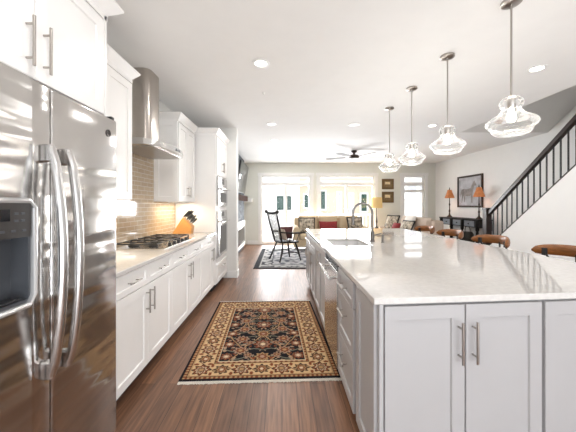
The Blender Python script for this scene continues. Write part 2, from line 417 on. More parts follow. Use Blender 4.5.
# casings, frames and panes of the garden wall
def glazed(k, x0, x1, door_like, z0, n, kind):
    nm = ('door_%d' if door_like else 'window_%d') % n
    t = struct(thing(nm, kind, 'glazed door' if door_like else 'window', ((x0+x1)/2, YB, z0)))
    del t['category']; del t['label']
    y0, y1 = YB+.03, YB+.09
    f = MB(); zt = 2.31
    f.box(x0, x0+.06, y0, y1, z0, zt).box(x1-.06, x1, y0, y1, z0, zt).box(x0+.06, x1-.06, y0, y1, zt-.05, zt)
    f.box(x0+.06, x1-.06, y0, y1, 1.98, 2.10).box(x0+.06, x1-.06, y0, y1, z0, z0+.09)
    if door_like:
        f.box((x0+x1)/2-.045, (x0+x1)/2+.045, y0, y1, z0+.09, 1.98)
    else:
        f.box(x0+.06, x1-.06, y0, y1, 1.76, 1.84)
    f.build('frame', M['trim'], t, smooth=False)
    MB().box(x0+.05, x1-.05, YB+.058, YB+.062, z0+.08, zt-.04).build('pane', M['pane'], t)
    if door_like:
        MB().cyl(((x0+x1)/2+.06, y0-.035, .95), ((x0+x1)/2+.06, y0-.035, 1.15), .009, 8).box((x0+x1)/2+.05, (x0+x1)/2+.07, y0-.035, y0+.001, .97, .99).box((x0+x1)/2+.05, (x0+x1)/2+.07, y0-.035, y0+.001, 1.11, 1.13).build('handle', M['nickel'], t)
    c = MB(); cw = .10
    c.box(x0-cw, x0, YB-.022, YB-.001, z0 and z0-.09, zt+.001, .003).box(x1, x1+cw, YB-.022, YB-.001, z0 and z0-.09, zt+.001, .003)
    c.box(x0-cw-.02, x1+cw+.02, YB-.03, YB-.001, zt, zt+.10, .003)
    if z0: c.box(x0-cw-.02, x1+cw+.02, YB-.05, YB-.001, z0-.11, z0, .003)
    struct(c.build('trim_%d' % n, M['trim'], smooth=False))
glazed(0, -.70, .96, True, .0, 1, 'x'); glazed(1, 1.26, 3.12, True, .0, 2, 'x'); glazed(2, 4.08, 4.80, False, .55, 3, 'x')
# window behind the camera
t = struct(bpy.data.objects.new('window_4', None)); COL.objects.link(t); t.location = (1.6, -2.7, 0); ORG[t.name] = Vector(t.location)
f = MB(); f.box(-1.0, 4.2, -2.74, -2.66, .0, .09).box(-1.0, 4.2, -2.74, -2.66, 2.28, 2.35)
for x in (-1.0, .25, 1.55, 2.85, 4.13): f.box(x, x+.07, -2.74, -2.66, .09, 2.28)
f.build('frame', M['trim'], t, smooth=False)
MB().box(-.99, 4.19, -2.702, -2.698, .01, 2.34).build('pane', M['pane'], t)
# backsplash
struct(MB().box(-1.6445, -1.632, 1.62, 4.37, .916, 2.04).build('wall_backsplash', M['tile']))

struct(MB().hexa([(3.45, 5.54, H+.001), (5.169, 5.54, H+.001), (5.169, 2.5, 4.72), (3.45, 2.5, 4.72)], [(3.45, 5.54, H+.06), (5.169, 5.54, H+.06), (5.169, 2.5, 4.78), (3.45, 2.5, 4.78)]).build('ceiling_stairwell', M['wall'], smooth=False))
# ------------------------------------------------------------------ left run: refrigerator and cabinets
FX = Matrix(((0, 1, 0, 0), (1, 0, 0, 0), (0, 0, 1, 0), (0, 0, 0, 1)))          # u=y, w=x
def facex(x): return Matrix.Translation((x, 0, 0)) @ FX
t = thing('refrigerator', 'stainless steel side-by-side refrigerator with ice and water dispenser', 'refrigerator', (-1.3, 1.13, 0))
FXF = -.93
MB().box(-1.62, -1.012, .675, 1.605, .06, 1.79, .004).build('body', M['panelgrey'], t)
MB().box(-1.6, -1.0, .69, 1.59, .001, .0595).build('plinth', M['black'], t)
def fdoor(y0, y1, cut=None):
    mb = MB(); x0, x1 = -1.008, FXF
    if not cut: mb.box(x0, x1, y0, y1, .07, 1.802, .012, seg=3)
    else:
        a, b, z0, z1 = cut
        mb.box(x0, x1, y0, a, .07, 1.802, .004).box(x0, x1, b, y1, .07, 1.802, .008, seg=2).box(x0, x1, a, b, .07, z0).box(x0, x1, a, b, z1, 1.802)
    return mb.build('door', M['fridge'], t)
cut = (.74, 1.06, .975, 1.34)
d1 = fdoor(.675, 1.1455, cut); d2 = fdoor(1.1535, 1.607)
# dispenser
mb = MB(); mb.box(-1.008, -1.0, .74, 1.06, .975, 1.34).box(-1.0, -.935, .74, .75, .975, 1.34).box(-1.0, -.935, 1.05, 1.06, .975, 1.34).box(-1.0, -.935, .75, 1.05, .975, .985)
mb.build('dispenser_recess', M['dispenser'], d1, smooth=False)
mb = MB()
pts = [(.745, 1.345), (1.045, 1.345), (1.068, 1.32), (1.068, 1.0), (1.045, .965), (.745, .965)]
mb.tube([(FXF+.001, y, z) for y, z in pts], .011, 8)
mb.build('dispenser_trim', M['silver'], d1)
pn = MB().hexa([(-.999, .752, 1.215), (-.999, 1.048, 1.215), (-.925, 1.048, 1.215), (-.925, .752, 1.215)], [(-.999, .752, 1.338), (-.999, 1.048, 1.338), (-.922, 1.048, 1.338), (-.922, .752, 1.338)]).build('control_panel', M['panelgrey'], d1, smooth=False)
MB().box(-.9235, -.9205, .86, .965, 1.275, 1.315).build('display', M['display'], pn)
for k, (y, z) in enumerate([(.99, 1.30), (1.015, 1.30), (.99, 1.275), (1.015, 1.275), (.90, 1.24), (.94, 1.24), (.98, 1.24), (1.02, 1.24)]):
    MB().box(-.9245, -.921, y-.008, y+.008, z-.004, z+.004, .001).build('button', M['dispenser'], pn)
MB().box(-.985, -.94, .79, 1.02, .986, .996, .003).build('drip_tray', M['black'], d1)
MB().tube([(-.965, .9, 1.214), (-.955, .9, 1.14), (-.965, .9, 1.06)], .012, 8).build('spout_lever', M['black'], d1)
def fhandle(par, y, s):
    mb = MB(); pts = []; rs = []
    for i in range(15):
        a = i/14; z = .66+a*.90
        pts.append((FXF+.028+.05*sin(pi*a)**.6, y, z)); rs.append(.0175)
    mb.tube(pts, rs, 12)
    for z in (.69, 1.53): mb.box(FXF-.001, FXF+.045, y-.016, y+.016, z-.035, z+.035, .006)
    mb.build('handle', M['steel'], par)
fhandle(d1, 1.108, 1); fhandle(d2, 1.198, -1)
mb = MB(); c = Vector((FXF+.001, 1.527, 1.715))
mb.tube([c+Vector((0, .017*cos(a), .017*sin(a))) for a in [2*pi*i/20 for i in range(20)]], .0025, 6, closed=True)
mb.tube([c+Vector((0, -.008+.004*cos(a)*(1+a/6), .002+.006*sin(a))) for a in [i*.5 for i in range(11)]], .0014, 5)
mb.tube([c+Vector((0, .006+.005*cos(a), .006*sin(a))) for a in [.6+i*.5 for i in range(11)]], .0014, 5)
mb.build('emblem', M['panelgrey'], d2)
MB().box(-1.005, -.945, 1.58, 1.606, 1.8025, 1.822, .003).build('hinge_cover', M['black'], t)

def crown(x0, x1, y0, y1, z0, z1, near, far, out=.055):
    a = y0-(out if near else 0); b = y1+(out if far else 0)
    mb = MB()
    mb.box(x0, x1+.008, y0-(.008 if near else 0), y1+(.008 if far else 0), z0-.03, z0)
    mb.hexa([(x0, y0, z0), (x1+.008, y0, z0), (x1+.008, y1, z0), (x0, y1, z0)], [(x0, a, z1-.012), (x1+out, a, z1-.012), (x1+out, b, z1-.012), (x0, b, z1-.012)])
    mb.box(x0, x1+out, a, b, z1-.012, z1)
    return mb
def upper(label, y0, y1, z0, xf, doors, cz, near, far, side=False, name='wall_cabinet', hz=None):
    t = thing(name, label, 'cabinet', (-1.4, (y0+y1)/2, z0))
    MB().box(-1.644, xf-.021, y0, y1, z0, cz-.08).build('body', M['cab'], t)
    Mx = facex(xf-.021)
    for (a, b, hu) in doors: door(t, Mx, a, b, z0+.004, cz-.115, hu, (z0+.135) if hz is None else hz, .15)
    crown(-1.644, xf-.012, y0, y1, cz-.075, cz, near, far).build('crown_moulding', M['cab'], t, smooth=False)
    if side:
        Ms = frame((-1.644, y0, 0), (1, 0, 0), (0, -1, 0))
        mb = MB(); shaker(mb, Ms, .01, .31, z0, cz-.10, 0, .012); mb.build('side_panel', M['cab'], t)
    return t
CT = 2.505
tf = thing('fridge_surround', 'deep white wall cabinet with two doors above the steel refrigerator', 'cabinet', (-1.3, 1.15, 0))
MB().box(-1.644, -1.041, .66, 1.64, 1.845, CT-.08).build('body', M['cab'], tf)
MB().box(-1.644, -1.022, 1.642, 1.662, .001, CT-.08).build('side_panel', M['cab'], tf)
Mx = facex(-1.041)
door(tf, Mx, .665, 1.178, 1.85, CT-.115, 1.138, 1.987, .20); door(tf, Mx, 1.182, 1.637, 1.85, CT-.115, 1.221, 1.987, .20)
crown(-1.644, -1.03, .66, 1.662, CT-.075, CT, False, True, .07).build('crown_moulding', M['cab'], tf, smooth=False)
upper('white wall cabinet with two doors between the refrigerator surround and the range hood', 1.735, 2.507, 1.374, -1.315, [(1.738, 2.119, 2.08), (2.123, 2.504, 2.16)], CT, False, True)
upper('white wall cabinet over the knife block, between hood and oven tower', 3.64, 4.318, 1.374, -1.315, [(3.643, 3.977, 3.94), (3.981, 4.315, 4.018)], CT, True, False, side=True)
# under-cabinet lights
for y0, y1 in ((1.8, 2.45), (3.7, 4.28)):
    nm = 'white strip light under the cabinet %s' % ('beside the refrigerator' if y0 < 2 else 'above the knife block')
    s = thing('strip_light', nm, 'light', (-1.45, (y0+y1)/2, 1.36))
    MB().box(-1.48, -1.42, y0, y1, 1.361, 1.3735, .002).build('housing', M['trim'], s)
    light('strip_lamp', 'AREA', (-1.45, (y0+y1)/2, 1.358), 3.6, (1, .85, .64), (0, 0, 0), s, shape='RECTANGLE', size=.03, size_y=y1-y0)

# base cabinets, face at x=-1.035
BX = -1.035
def basecab(label, y0, y1, drawers, doors):
    t = thing('base_cabinet', label, 'cabinet', (-1.35, (y0+y1)/2, 0))
    MB().box(-1.644, BX-.021, y0, y1, .10, .883).build('body', M['cab'], t)
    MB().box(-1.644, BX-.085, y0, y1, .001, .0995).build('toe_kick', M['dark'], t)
    Mx = facex(BX-.021)
    for a, b in drawers: door(t, Mx, a+.002, b-.002, .725, .872, (a+b)/2, .80, .15, vert=False, name='drawer', rail=.04)
    for a, b, hu in doors: door(t, Mx, a+.002, b-.002, .105, .718, hu, .60, .18)
basecab('white base cabinet with two drawers and two doors beside the refrigerator', 1.735, 2.69, [(1.735, 2.21), (2.21, 2.69)], [(1.735, 2.21, 2.172), (2.21, 2.69, 2.248)])
basecab('white base cabinet with two drawers and two doors under the cooktop', 2.692, 3.70, [(2.692, 3.17), (3.17, 3.70)], [(2.692, 3.19, 3.152), (3.19, 3.70, 3.228)])
basecab('white base cabinet with one drawer beside the oven tower', 3.702, 4.37, [(3.702, 4.37)], [(3.702, 4.20, 4.165), (4.20, 4.37, 4.235)])
MB().box(-1.644, BX-.021, 1.664, 1.733, .001, .883).build('filler', M['cab'], tf)
o = MB().box(-1.644, -1.01, 1.664, 4.372, .884, .914, .004).build('countertop', M['quartz'])
tag(o, 'white quartz countertop along the tiled wall, under the cooktop', 'countertop')

# oven tower
t = thing('oven_cabinet', 'tall white cabinet tower holding the double wall ovens', 'cabinet', (-1.3, 4.8, 0))
MB().box(-1.644, -1.021, 4.376, 5.198, .10, CT-.08).build('body', M['cab'], t)
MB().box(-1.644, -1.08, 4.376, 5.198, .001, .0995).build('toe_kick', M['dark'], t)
Mx = facex(-1.021)
door(t, Mx, 4.40, 4.787, 1.80, CT-.115, 4.755, 1.95, .17); door(t, Mx, 4.791, 5.18, 1.80, CT-.115, 4.825, 1.95, .17)
dr = door(t, Mx, 4.40, 5.18, .115, .40, 4.79, .33, .2, vert=False, name='drawer')
crown(-1.644, -1.01, 4.376, 5.198, CT-.075, CT, True, False).build('crown_moulding', M['cab'], t, smooth=False)
def oven(label, z0, z1, ph):
    t = thing('wall_oven', label, 'oven', (-1.0, 4.79, z0))
    MB().box(-1.02, -1.0, 4.43, 5.15, z0, z1, .003).build('frame', M['steel'], t)
    MB().box(-1.0, -.99, 4.44, 5.14, z1-ph, z1-.005, .002).build('control_panel', M['steel'], t)
    MB().box(-.99, -.9885, 4.70, 4.88, z1-ph+.02, z1-.02).build('display', M['display'], t)
    d = MB().box(-1.0, -.985, 4.44, 5.14, z0+.01, z1-ph-.006, .004).build('door', M['steel'], t)
    MB().box(-.9855, -.983, 4.54, 5.04, z0+.06, z1-ph-.12).build('door_glass', M['glassblack'], d)
    zz = z1-ph-.06; mb = MB().cyl((-.94, 4.46, zz), (-.94, 5.12, zz), .012, 12)
    for y in (4.50, 5.08): mb.cyl((-.986, y, zz), (-.94, y, zz), .009, 8)
    mb.build('handle', M['chrome'], d)
oven('upper steel wall oven with a bar handle, below the tower doors', 1.31, 1.78, .13)
oven('lower steel wall oven with dark glass, near the tower base', .50, 1.24, .12)

# range hood
t = thing('range_hood', 'stainless steel chimney range hood mounted over the cooktop', 'range hood', (-1.4, 3.08, 1.85))
mb = MB(); y0, y1, xb = 2.62, 3.54, -1.631
def hoodpts(s, z):
    pts = [(xb, y0+s, z)]
    for i in range(13):
        a = i/12; y = y0+s+(y1-y0-2*s)*a
        pts.append((-1.27-s+.15*(1-(2*a-1)**2)**.8, y, z))
    pts.append((xb, y1-s, z)); return pts
mb.prism(hoodpts(0, 1.895), (0, 0, .045)); mb.prism(hoodpts(.03, 1.94), (0, 0, .02))
mb.build('canopy', M['steel'], t, angle=25)
MB().box(-1.6, -1.22, 2.72, 3.44, 1.888, 1.8945).build('filter', M['nickel'], t)
MB().prism([(-1.139, 3.02, 1.905), (-1.139, 3.14, 1.905), (-1.139, 3.14, 1.93), (-1.139, 3.02, 1.93)], (.022, 0, 0)).build('control_panel', M['black'], t)
mb = MB(); r = .07; xf = -1.365; pts = [(xb, 2.92, 1.96)]
for i in range(7): a = -pi/2+i/6*pi/2; pts.append((xf-r+r*cos(a), 2.92+r+r*sin(a), 1.96))
for i in range(7): a = i/6*pi/2; pts.append((xf-r+r*cos(a), 3.22-r+r*sin(a), 1.96))
pts.append((xb, 3.22, 1.96))
mb.prism(pts, (0, 0, H-.001-1.96)).build('chimney', M['hood'], t, angle=25)

# cooktop
t = thing('gas_cooktop', 'black gas cooktop with cast iron grates on the white counter', 'cooktop', (-1.33, 3.1, .914))
MB().box(-1.58, -1.09, 2.64, 3.56, .9145, .924, .004).build('cooktop_surface', M['steel'], t)
for k, (ya, yb) in enumerate(((2.66, 2.955), (2.96, 3.245), (3.25, 3.54))):
    mb = MB(); xa, xb2 = -1.565, -1.165; zt = .962
    mb.tube([(xa, ya, zt), (xb2, ya, zt), (xb2, yb, zt), (xa, yb, zt)], .008, 6, closed=True)
    for x in (xa+.13, xa+.27): mb.cyl((x, ya, zt), (x, yb, zt), .007, 6)
    ym = (ya+yb)/2; mb.cyl((xa, ym, zt), (xb2, ym, zt), .007, 6)
    for x in (xa, xb2):
        for y in (ya, yb): mb.cyl((x, y, .9245), (x, y, zt), .009, 6)
    mb.build('grate', M['iron'], t)
for x, y, r in ((-1.46, 2.81, .04), (-1.27, 2.81, .035), (-1.37, 3.10, .055), (-1.46, 3.395, .035), (-1.27, 3.395, .04)):
    MB().lathe([(r*1.3, .9245), (r*1.3, .932), (r, .935), (r, .944), (0, .946)], (x, y, 0), 18).build('burner', M['iron'], t)
for y in (2.86, 2.98, 3.10, 3.22, 3.34):
    MB().lathe([(.022, .9245), (.022, .93), (.018, .932), (.016, .955), (0, .956)], (-1.125, y, 0), 14).build('knob', M['black'], t)

# knife block and knives
t = thing('knife_block', 'honey coloured slanted wooden knife block at the end of the counter', 'knife block', (-1.42, 4.17, .9145))
a0 = -1.585
MB().prism([(a0, 4.11, .9145), (a0+.27, 4.11, .9145), (a0+.285, 4.11, 1.02), (a0+.155, 4.11, 1.145), (a0+.135, 4.11, 1.125)], (0, .12, 0)).build('block', M['knifewood'], t)
kb = [('top row, %s' % n, .148+.016*k, 1.142-.004*k, 4.135+.035*k, .13+.01*(k % 2)) for k, n in enumerate(('nearest', 'middle', 'farthest'))]
kb += [('second row, %s' % n, .196+.015*k, 1.103-.012*k, 4.135+.035*k, .12-.01*(k % 2)) for k, n in enumerate(('nearest', 'middle', 'farthest'))]
kb += [('lowest row, %s' % n, .242+.014*k, 1.061-.012*k, 4.14+.05*k, .10) for k, n in enumerate(('nearest', 'farthest'))]
dirv = Vector((.70, 0, .71))
for nm, dx, z, y, ln in kb:
    p = Vector((a0+dx-.002, y, z)); q = p+dirv*ln
    z += .012; p = p+Vector((.008, 0, .012)); q = p+dirv*ln
    k = thing('kitchen_knife', 'black handled knife in the wooden block, %s' % nm, 'knife', p, 0, 'knives in the block')
    MB().tube([p+dirv*.008, p+dirv*.03, p+dirv*ln*.6, q], [.009, .012, .014, .013], 8).build('knife_handle', M['handleblack'], k)
    MB().tube([p-dirv*.001, p+dirv*.012], [.0105, .0105], 8).build('bolster', M['chrome'], k)

# ------------------------------------------------------------------ island
TH = R(5); U = Vector((cos(TH), sin(TH), 0)); NF = Vector((sin(TH), -cos(TH), 0))
A = Vector((.41, 1.268, 0)); B = A+U*(1.73/cos(TH)); D = Vector((.42, 4.95, 0)); C2 = Vector((2.14, 5.10, 0))
mb = MB(); bm = mb.bm
outer = [A, B, C2, D]; hole = [Vector((.53, 2.9, 0)), Vector((.93, 2.9, 0)), Vector((.93, 3.52, 0)), Vector((.53, 3.52, 0))]
z0, z1 = .884, .914
ot = [bm.verts.new((p.x, p.y, z1)) for p in outer]; ob = [bm.verts.new((p.x, p.y, z0)) for p in outer]
ht = [bm.verts.new((p.x, p.y, z1)) for p in hole]; hb = [bm.verts.new((p.x, p.y, z0)) for p in hole]
for i in range(4):
    j = (i+1) % 4
    bm.faces.new((ot[i], ot[j], ht[j], ht[i])); bm.faces.new((ob[i], hb[i], hb[j], ob[j]))
    bm.faces.new((ob[i], ob[j], ot[j], ot[i])); bm.faces.new((hb[i], ht[i], ht[j], hb[j]))
o = mb.build('countertop', M['quartz']); tag(o, 'long white quartz island countertop with the sink set in it', 'countertop')
bv = o.modifiers.new('bevel', 'BEVEL'); bv.width = .004; bv.segments = 2
# front cabinets
A1 = A+Vector((.025, .03, 0)); MF = frame(A1, U, NF)
t = thing('island_cabinet', 'light grey island end cabinet with two doors, nearest the camera', 'cabinet', (.8, 1.4, 0))
q1 = A1+U*.806
MB().prism([(A1.x, A1.y, .10), (q1.x, q1.y, .10), (q1.x, 1.66, .10), (A1.x, 1.62, .10)], (0, 0, .783)).build('body', M['isl'], t)
MB().prism([(A1.x+.05, A1.y+.06, .001), (q1.x, q1.y+.06, .001), (q1.x, 1.655, .001), (A1.x+.05, 1.615, .001)], (0, 0, .0985)).build('toe_kick', M['dark'], t)
door(t, MF, .026, .408, .108, .872, .376, .705, .19, 'isl', w0=.0); door(t, MF, .414, .797, .108, .872, .446, .705, .19, 'isl', w0=.0)
MB().box(-.001, .019, .0, .022, .1, .883, .002, MF).build('corner_post', M['isl'], t)
ML = Matrix(((0, -1, 0, A1.x), (1, 0, 0, 0), (0, 0, 1, 0), (0, 0, 0, 1)))      # u=y, w=-x
mb = MB(); shaker(mb, ML, A1.y+.004, 1.618, .108, .874, 0, .016); mb.build('side_panel', M['isl'], t)
t = thing('island_cabinet', 'light grey island end cabinet right of the double doors, cut by the frame', 'cabinet', (1.5, 1.5, 0))
q0 = A1+U*.808; q1 = A1+U*1.41
MB().prism([(q0.x, q0.y, .10), (q1.x, q1.y, .10), (q1.x, 1.71, .10), (q0.x, 1.66, .10)], (0, 0, .783)).build('body', M['isl'], t)
MB().prism([(q0.x, q0.y+.06, .001), (q1.x, q1.y+.06, .001), (q1.x, 1.70, .001), (q0.x, 1.655, .001)], (0, 0, .0985)).build('toe_kick', M['dark'], t)
door(t, MF, .815, 1.108, .108, .872, 1.078, .705, .19, 'isl'); door(t, MF, 1.112, 1.405, .108, .872, 1.142, .705, .19, 'isl')
def icab(label, y0, y1, drawers, doors, x1=1.04, z1=.883):
    t = thing('island_cabinet', label, 'cabinet', (.7, (y0+y1)/2, 0))
    MB().box(A1.x, x1, y0, y1, .10, z1).build('body', M['isl'], t)
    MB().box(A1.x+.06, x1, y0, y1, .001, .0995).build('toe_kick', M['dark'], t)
    for a, b, c, d in drawers: door(t, ML, a+.003, b-.003, c, d, (a+b)/2, (c+d)/2+(.0 if d-c < .2 else .05), .17, 'isl', vert=False, name='drawer', rail=.042 if d-c < .2 else .055)
    for a, b, c, d, hu in doors: door(t, ML, a+.003, b-.003, c, d, hu, d-.12, .17, 'isl')
    return t
icab('grey island cabinet with a stack of three drawers beside the dishwasher', 1.664, 2.11, [(1.664, 2.11, .72, .872), (1.664, 2.11, .42, .714), (1.664, 2.11, .108, .414)], [])
icab('grey island sink cabinet with two doors beyond the dishwasher', 2.724, 3.60, [], [(2.724, 3.162, .108, .872, 3.125), (3.162, 3.60, .108, .872, 3.20)], z1=.64)
icab('grey island cabinet with drawers and doors at the far end', 3.602, 4.90, [(3.602, 4.25, .72, .872), (4.25, 4.90, .72, .872)], [(3.602, 3.926, .108, .714, 3.89), (3.926, 4.25, .108, .714, 3.96), (4.25, 4.575, .108, .714, 4.54), (4.575, 4.90, .108, .714, 4.61)])
o = MB().prism([(1.042, 1.72, .001), (1.70, 1.78, .001), (1.70, 4.99, .001), (1.042, 4.93, .001)], (0, 0, .882)).build('island_back_panel', M['isl'])
tag(o, 'grey panelled back of the island under the stool overhang', 'panel')
# dishwasher
t = thing('dishwasher', 'stainless steel dishwasher with bar handle built into the island', 'dishwasher', (.7, 2.42, 0))
MB().box(A1.x+.004, 1.0, 2.114, 2.720, .10, .88).build('body', M['panelgrey'], t)
MB().box(A1.x+.06, 1.0, 2.114, 2.720, .001, .0995).build('toe_kick', M['black'], t)
d = MB().box(A1.x-.028, A1.x+.003, 2.117, 2.717, .11, .835, .004).build('door', M['steel'], t)
MB().box(A1.x-.022, A1.x+.003, 2.117, 2.717, .838, .879, .003).build('control_strip', M['glassblack'], t)
mb = MB(); zz = .775; xh = A1.x-.075
mb.cyl((xh, 2.14, zz), (xh, 2.695, zz), .011, 12)
for y in (2.18, 2.655): mb.cyl((xh, y, zz), (A1.x-.027, y, zz), .009, 8)
mb.build('handle', M['chrome'], d)
# sink
t = thing('kitchen_sink', 'stainless steel undermount sink set in the island countertop', 'sink', (.73, 3.21, .66))
mb = MB(); x0, x1, y0, y1, zb = .515, .945, 2.885, 3.535, .66
mb.box(x0, x1, y0, y1, zb, zb+.01)
mb.box(x0, x0+.012, y0, y1, zb+.01, .882).box(x1-.012, x1, y0, y1, zb+.01, .882).box(x0+.012, x1-.012, y0, y0+.012, zb+.01, .882).box(x0+.012, x1-.012, y1-.012, y1, zb+.01, .882)
mb.build('basin', M['basin'], t, smooth=False)
MB().lathe([(.045, .6705), (.04, .674), (.03, .672), (0, .672)], (.73, 3.25, 0), 18).build('drain', M['chrome'], t)
t = thing('kitchen_faucet', 'tall gooseneck chrome faucet standing beside the island sink', 'faucet', (1.03, 3.25, .914))
MB().lathe([(.03, .9142), (.03, .925), (.024, .93), (.022, 1.02), (.018, 1.03)], (1.03, 3.25, 0), 18).build('base', M['faucet'], t)
pts = [(1.03, 3.25, 1.02), (1.03, 3.25, 1.22)]
for i in range(13): a = pi*i/12; pts.append((1.03-.11+.11*cos(a), 3.25, 1.235+.115*sin(a)))
pts.append((.81, 3.25, 1.19))
MB().tube(pts, .0125, 12).build('spout', M['faucet'], t)
MB().cyl((.81, 3.25, 1.20), (.808, 3.25, 1.10), .016, 12, .019).build('spray_head', M['faucet'], t)
MB().tube([(1.045, 3.25, .985), (1.075, 3.245, .99), (1.13, 3.235, 1.01)], [.009, .008, .006], 8).build('lever', M['faucet'], t)
t = thing('soap_dispenser', 'short nickel soap pump standing right of the faucet', 'soap dispenser', (1.115, 3.2, .914))
MB().lathe([(.019, .9142), (.019, .92), (.012, .925), (.012, .985), (.015, .987), (.015, 1.0), (0, 1.0)], (1.115, 3.16, 0), 14).build('pump', M['faucet'], t)
MB().cyl((1.115, 3.16, .99), (1.055, 3.16, .985), .006, 8).build('spout', M['faucet'], t)

# ------------------------------------------------------------------ bar stools
def make_stool(label):
    t = thing('bar_stool', label, 'stool', (2.2, 0, 0), 0, 'bar stools along the island')
    mb = MB(); mb.lathe([(0, .635), (.15, .635), (.195, .645), (.20, .66), (.19, .672), (.12, .664), (0, .662)], n=24); mb.build('seat', M['stoolwood'], t, local=True)
    mb = MB(); bm = mb.bm; n = 22; rings = []; ra = .31
    for i in range(n+1):
        s = 2*i/n-1; a = s*R(62); k = sqrt(max(.0, 1-abs(s)**5))*.9+.1
        cx, cy = -.075+ra*cos(a), ra*sin(a)
        zc = .925-.022*s*s; hh = .050*k+.003; tt = .020*k+.002
        ring = []
        for j in range(10):
            b = 2*pi*j/10; rr = tt*cos(b); ring.append(bm.verts.new((cx+rr*cos(a), cy+rr*sin(a), zc+hh*sin(b))))
        rings.append(ring)
    for a, b in zip(rings, rings[1:]):
        for j in range(10): bm.faces.new((a[j], a[(j+1) % 10], b[(j+1) % 10], b[j]))
    bm.faces.new(rings[0][::-1]); bm.faces.new(rings[-1])
    mb.build('backrest', M['stoolwood'], t, local=True, angle=60)
    for s in (-1, 1):
        MB().tube([(.14, s*.11, .655), (.17, s*.17, .78), (.135, s*.205, .90)], .010, 8).box(.118, .15, s*.205-.018, s*.205+.018, .862, .93, .004).build('back_post', M['iron'], t, local=True)
    MB().tube([(.14, 0, .66), (.225, 0, .78), (.222, 0, .90)], .010, 8).build('back_post', M['iron'], t, local=True)
    for sx in (-1, 1):
        for sy in (-1, 1):
            MB().tube([(sx*.11, sy*.11, .64), (sx*.18, sy*.18, .001)], .0125, 8).build('leg', M['iron'], t, local=True)
    MB().tube([(.232*cos(a), .232*sin(a), .22) for a in [2*pi*i/28 for i in range(28)]], .008, 8, closed=True).build('footrest', M['iron'], t, local=True)
    return t
st = make_stool('chestnut bar stool cut off by the right edge of the photo'); st.location = (2.32, 2.46, 0)
dup(st, (2.32, 3.33, 0), 0, 'chestnut bar stool in front of the stair newel post')
dup(st, (2.31, 4.12, 0), 0, 'chestnut bar stool in front of the black console table')
dup(st, (2.31, 4.86, 0), 0, 'chestnut bar stool farthest away, in front of the taupe sofa')

# ------------------------------------------------------------------ pendants
def make_pendant(label, loc):
    t = thing('pendant_light', label, 'pendant light', loc, 0, 'glass pendants over the island')
    MB().lathe([(0, -.001), (.062, -.001), (.062, -.018), (.05, -.026), (0, -.026)], n=24).build('canopy', M['nickel'], t, local=True)
    MB().cyl((0, 0, -.02), (0, 0, -.68), .0065, 10).build('rod', M['nickel'], t, local=True)
    MB().lathe([(0, -.66), (.022, -.66), (.026, -.675), (.026, -.73), (.02, -.74), (0, -.74)], n=16).build('socket', M['nickel'], t, local=True)
    prof = [(.028, -.685), (.055, -.683), (.078, -.70), (.086, -.725), (.080, -.748), (.068, -.765), (.076, -.785), (.094, -.806), (.124, -.826), (.160, -.843), (.178, -.858), (.183, -.876), (.176, -.893), (.158, -.908), (.146, -.922), (.140, -.938), (.122, -.955), (.09, -.964), (0, -.967)]
    # fine blown ripples
    fine = []
    for (r0, z0), (r1, z1) in zip(prof, prof[1:]):
        for k in range(3): fine.append((r0+(r1-r0)*k/3, z0+(z1-z0)*k/3))
    fine.append(prof[-1])
    fine = [(max(0, r*.82+(.0016*sin(i*2.1) if .03 < r else 0)), z) for i, (r, z) in enumerate(fine)]
    fine = [(r, -.668+(z+.685)*.93) for r, z in fine]
    MB().lathe(fine, n=40).build('glass_shade', M['pglass'], t, local=True, angle=80)
    MB().lathe([(0, -.74), (.012, -.745), (.014, -.76), (.026, -.79), (.028, -.81), (.02, -.833), (0, -.84)], n=14).build('bulb', M['bulb'], t, local=True)
    l = light('bulb_light', 'POINT', (0, 0, -.805), 6, (1, .98, .95), shadow_soft_size=.04); l.parent = t
    return t
PX = 1.585
p0 = make_pendant('clear glass pendant nearest the camera, largest in the photo', (PX, 1.97, H))
for y, nm in ((2.69, 'clear glass pendant second from the camera, between two others'), (3.43, 'clear glass pendant third from the camera, above the sofa'), (4.14, 'clear glass pendant farthest from the camera, smallest in the photo')):
    dup(p0, (1.562, y, H), 0, nm)

# ------------------------------------------------------------------ recessed lights and ceiling fittings
def make_down(label, loc):
    t = thing('recessed_light', label, 'ceiling light', loc, 0, 'recessed ceiling lights')
    MB().lathe([(.058, -.001), (.088, -.001), (.086, -.007), (.062, -.009), (.058, -.006), (.058, -.001)], n=28).build('trim_ring', M['trim'], t, local=True)
    MB().lathe([(0, -.004), (.0575, -.004), (.0575, -.002), (0, -.002)], n=24).build('lens', M['down'], t, local=True)
    l = light('downlight', 'AREA', (0, 0, -.012), 7, (1, .97, .94), shape='DISK', size=.11); l.parent = t; l.location = (0, 0, -.012)
    return t
r0 = make_down('round recessed light over the aisle, nearest the camera', (-.21, 2.83, H))
for x, y, nm in ((-.185, 4.96, 'round recessed light over the aisle, second from the camera'), (-.17, 6.2, 'round recessed light over the aisle, third from the camera'), (2.63, 2.94, 'round recessed light near the stair opening'),
                 (2.66, 5.05, 'round recessed light between the second and third pendants'), (-.15, 8.55, 'round recessed light above the patio doors'), (1.3, -.6, 'round recessed light behind the camera'), (-.2, .6, 'round recessed light just above the refrigerator aisle')):
    dup(r0, (x, y, H), 0, nm)
t = thing('smoke_detector', 'small white smoke detector on the ceiling above the aisle', 'smoke detector', (-.23, 3.57, H))
MB().lathe([(0, -.001), (.022, -.001), (.022, -.006), (.010, -.010), (.008, -.03), (0, -.031)], n=18).build('sprinkler_head', M['trim'], t, local=True)
t['label'] = 'small white sprinkler head on the ceiling above the aisle'; t['category'] = 'sprinkler'; t.name = 'ceiling_sprinkler'; ORG[t.name] = ORG['smoke_detector']
t = thing('ceiling_speaker', 'round white ceiling speaker between the aisle and the pendants', 'speaker', (1.26, 5.0, H))
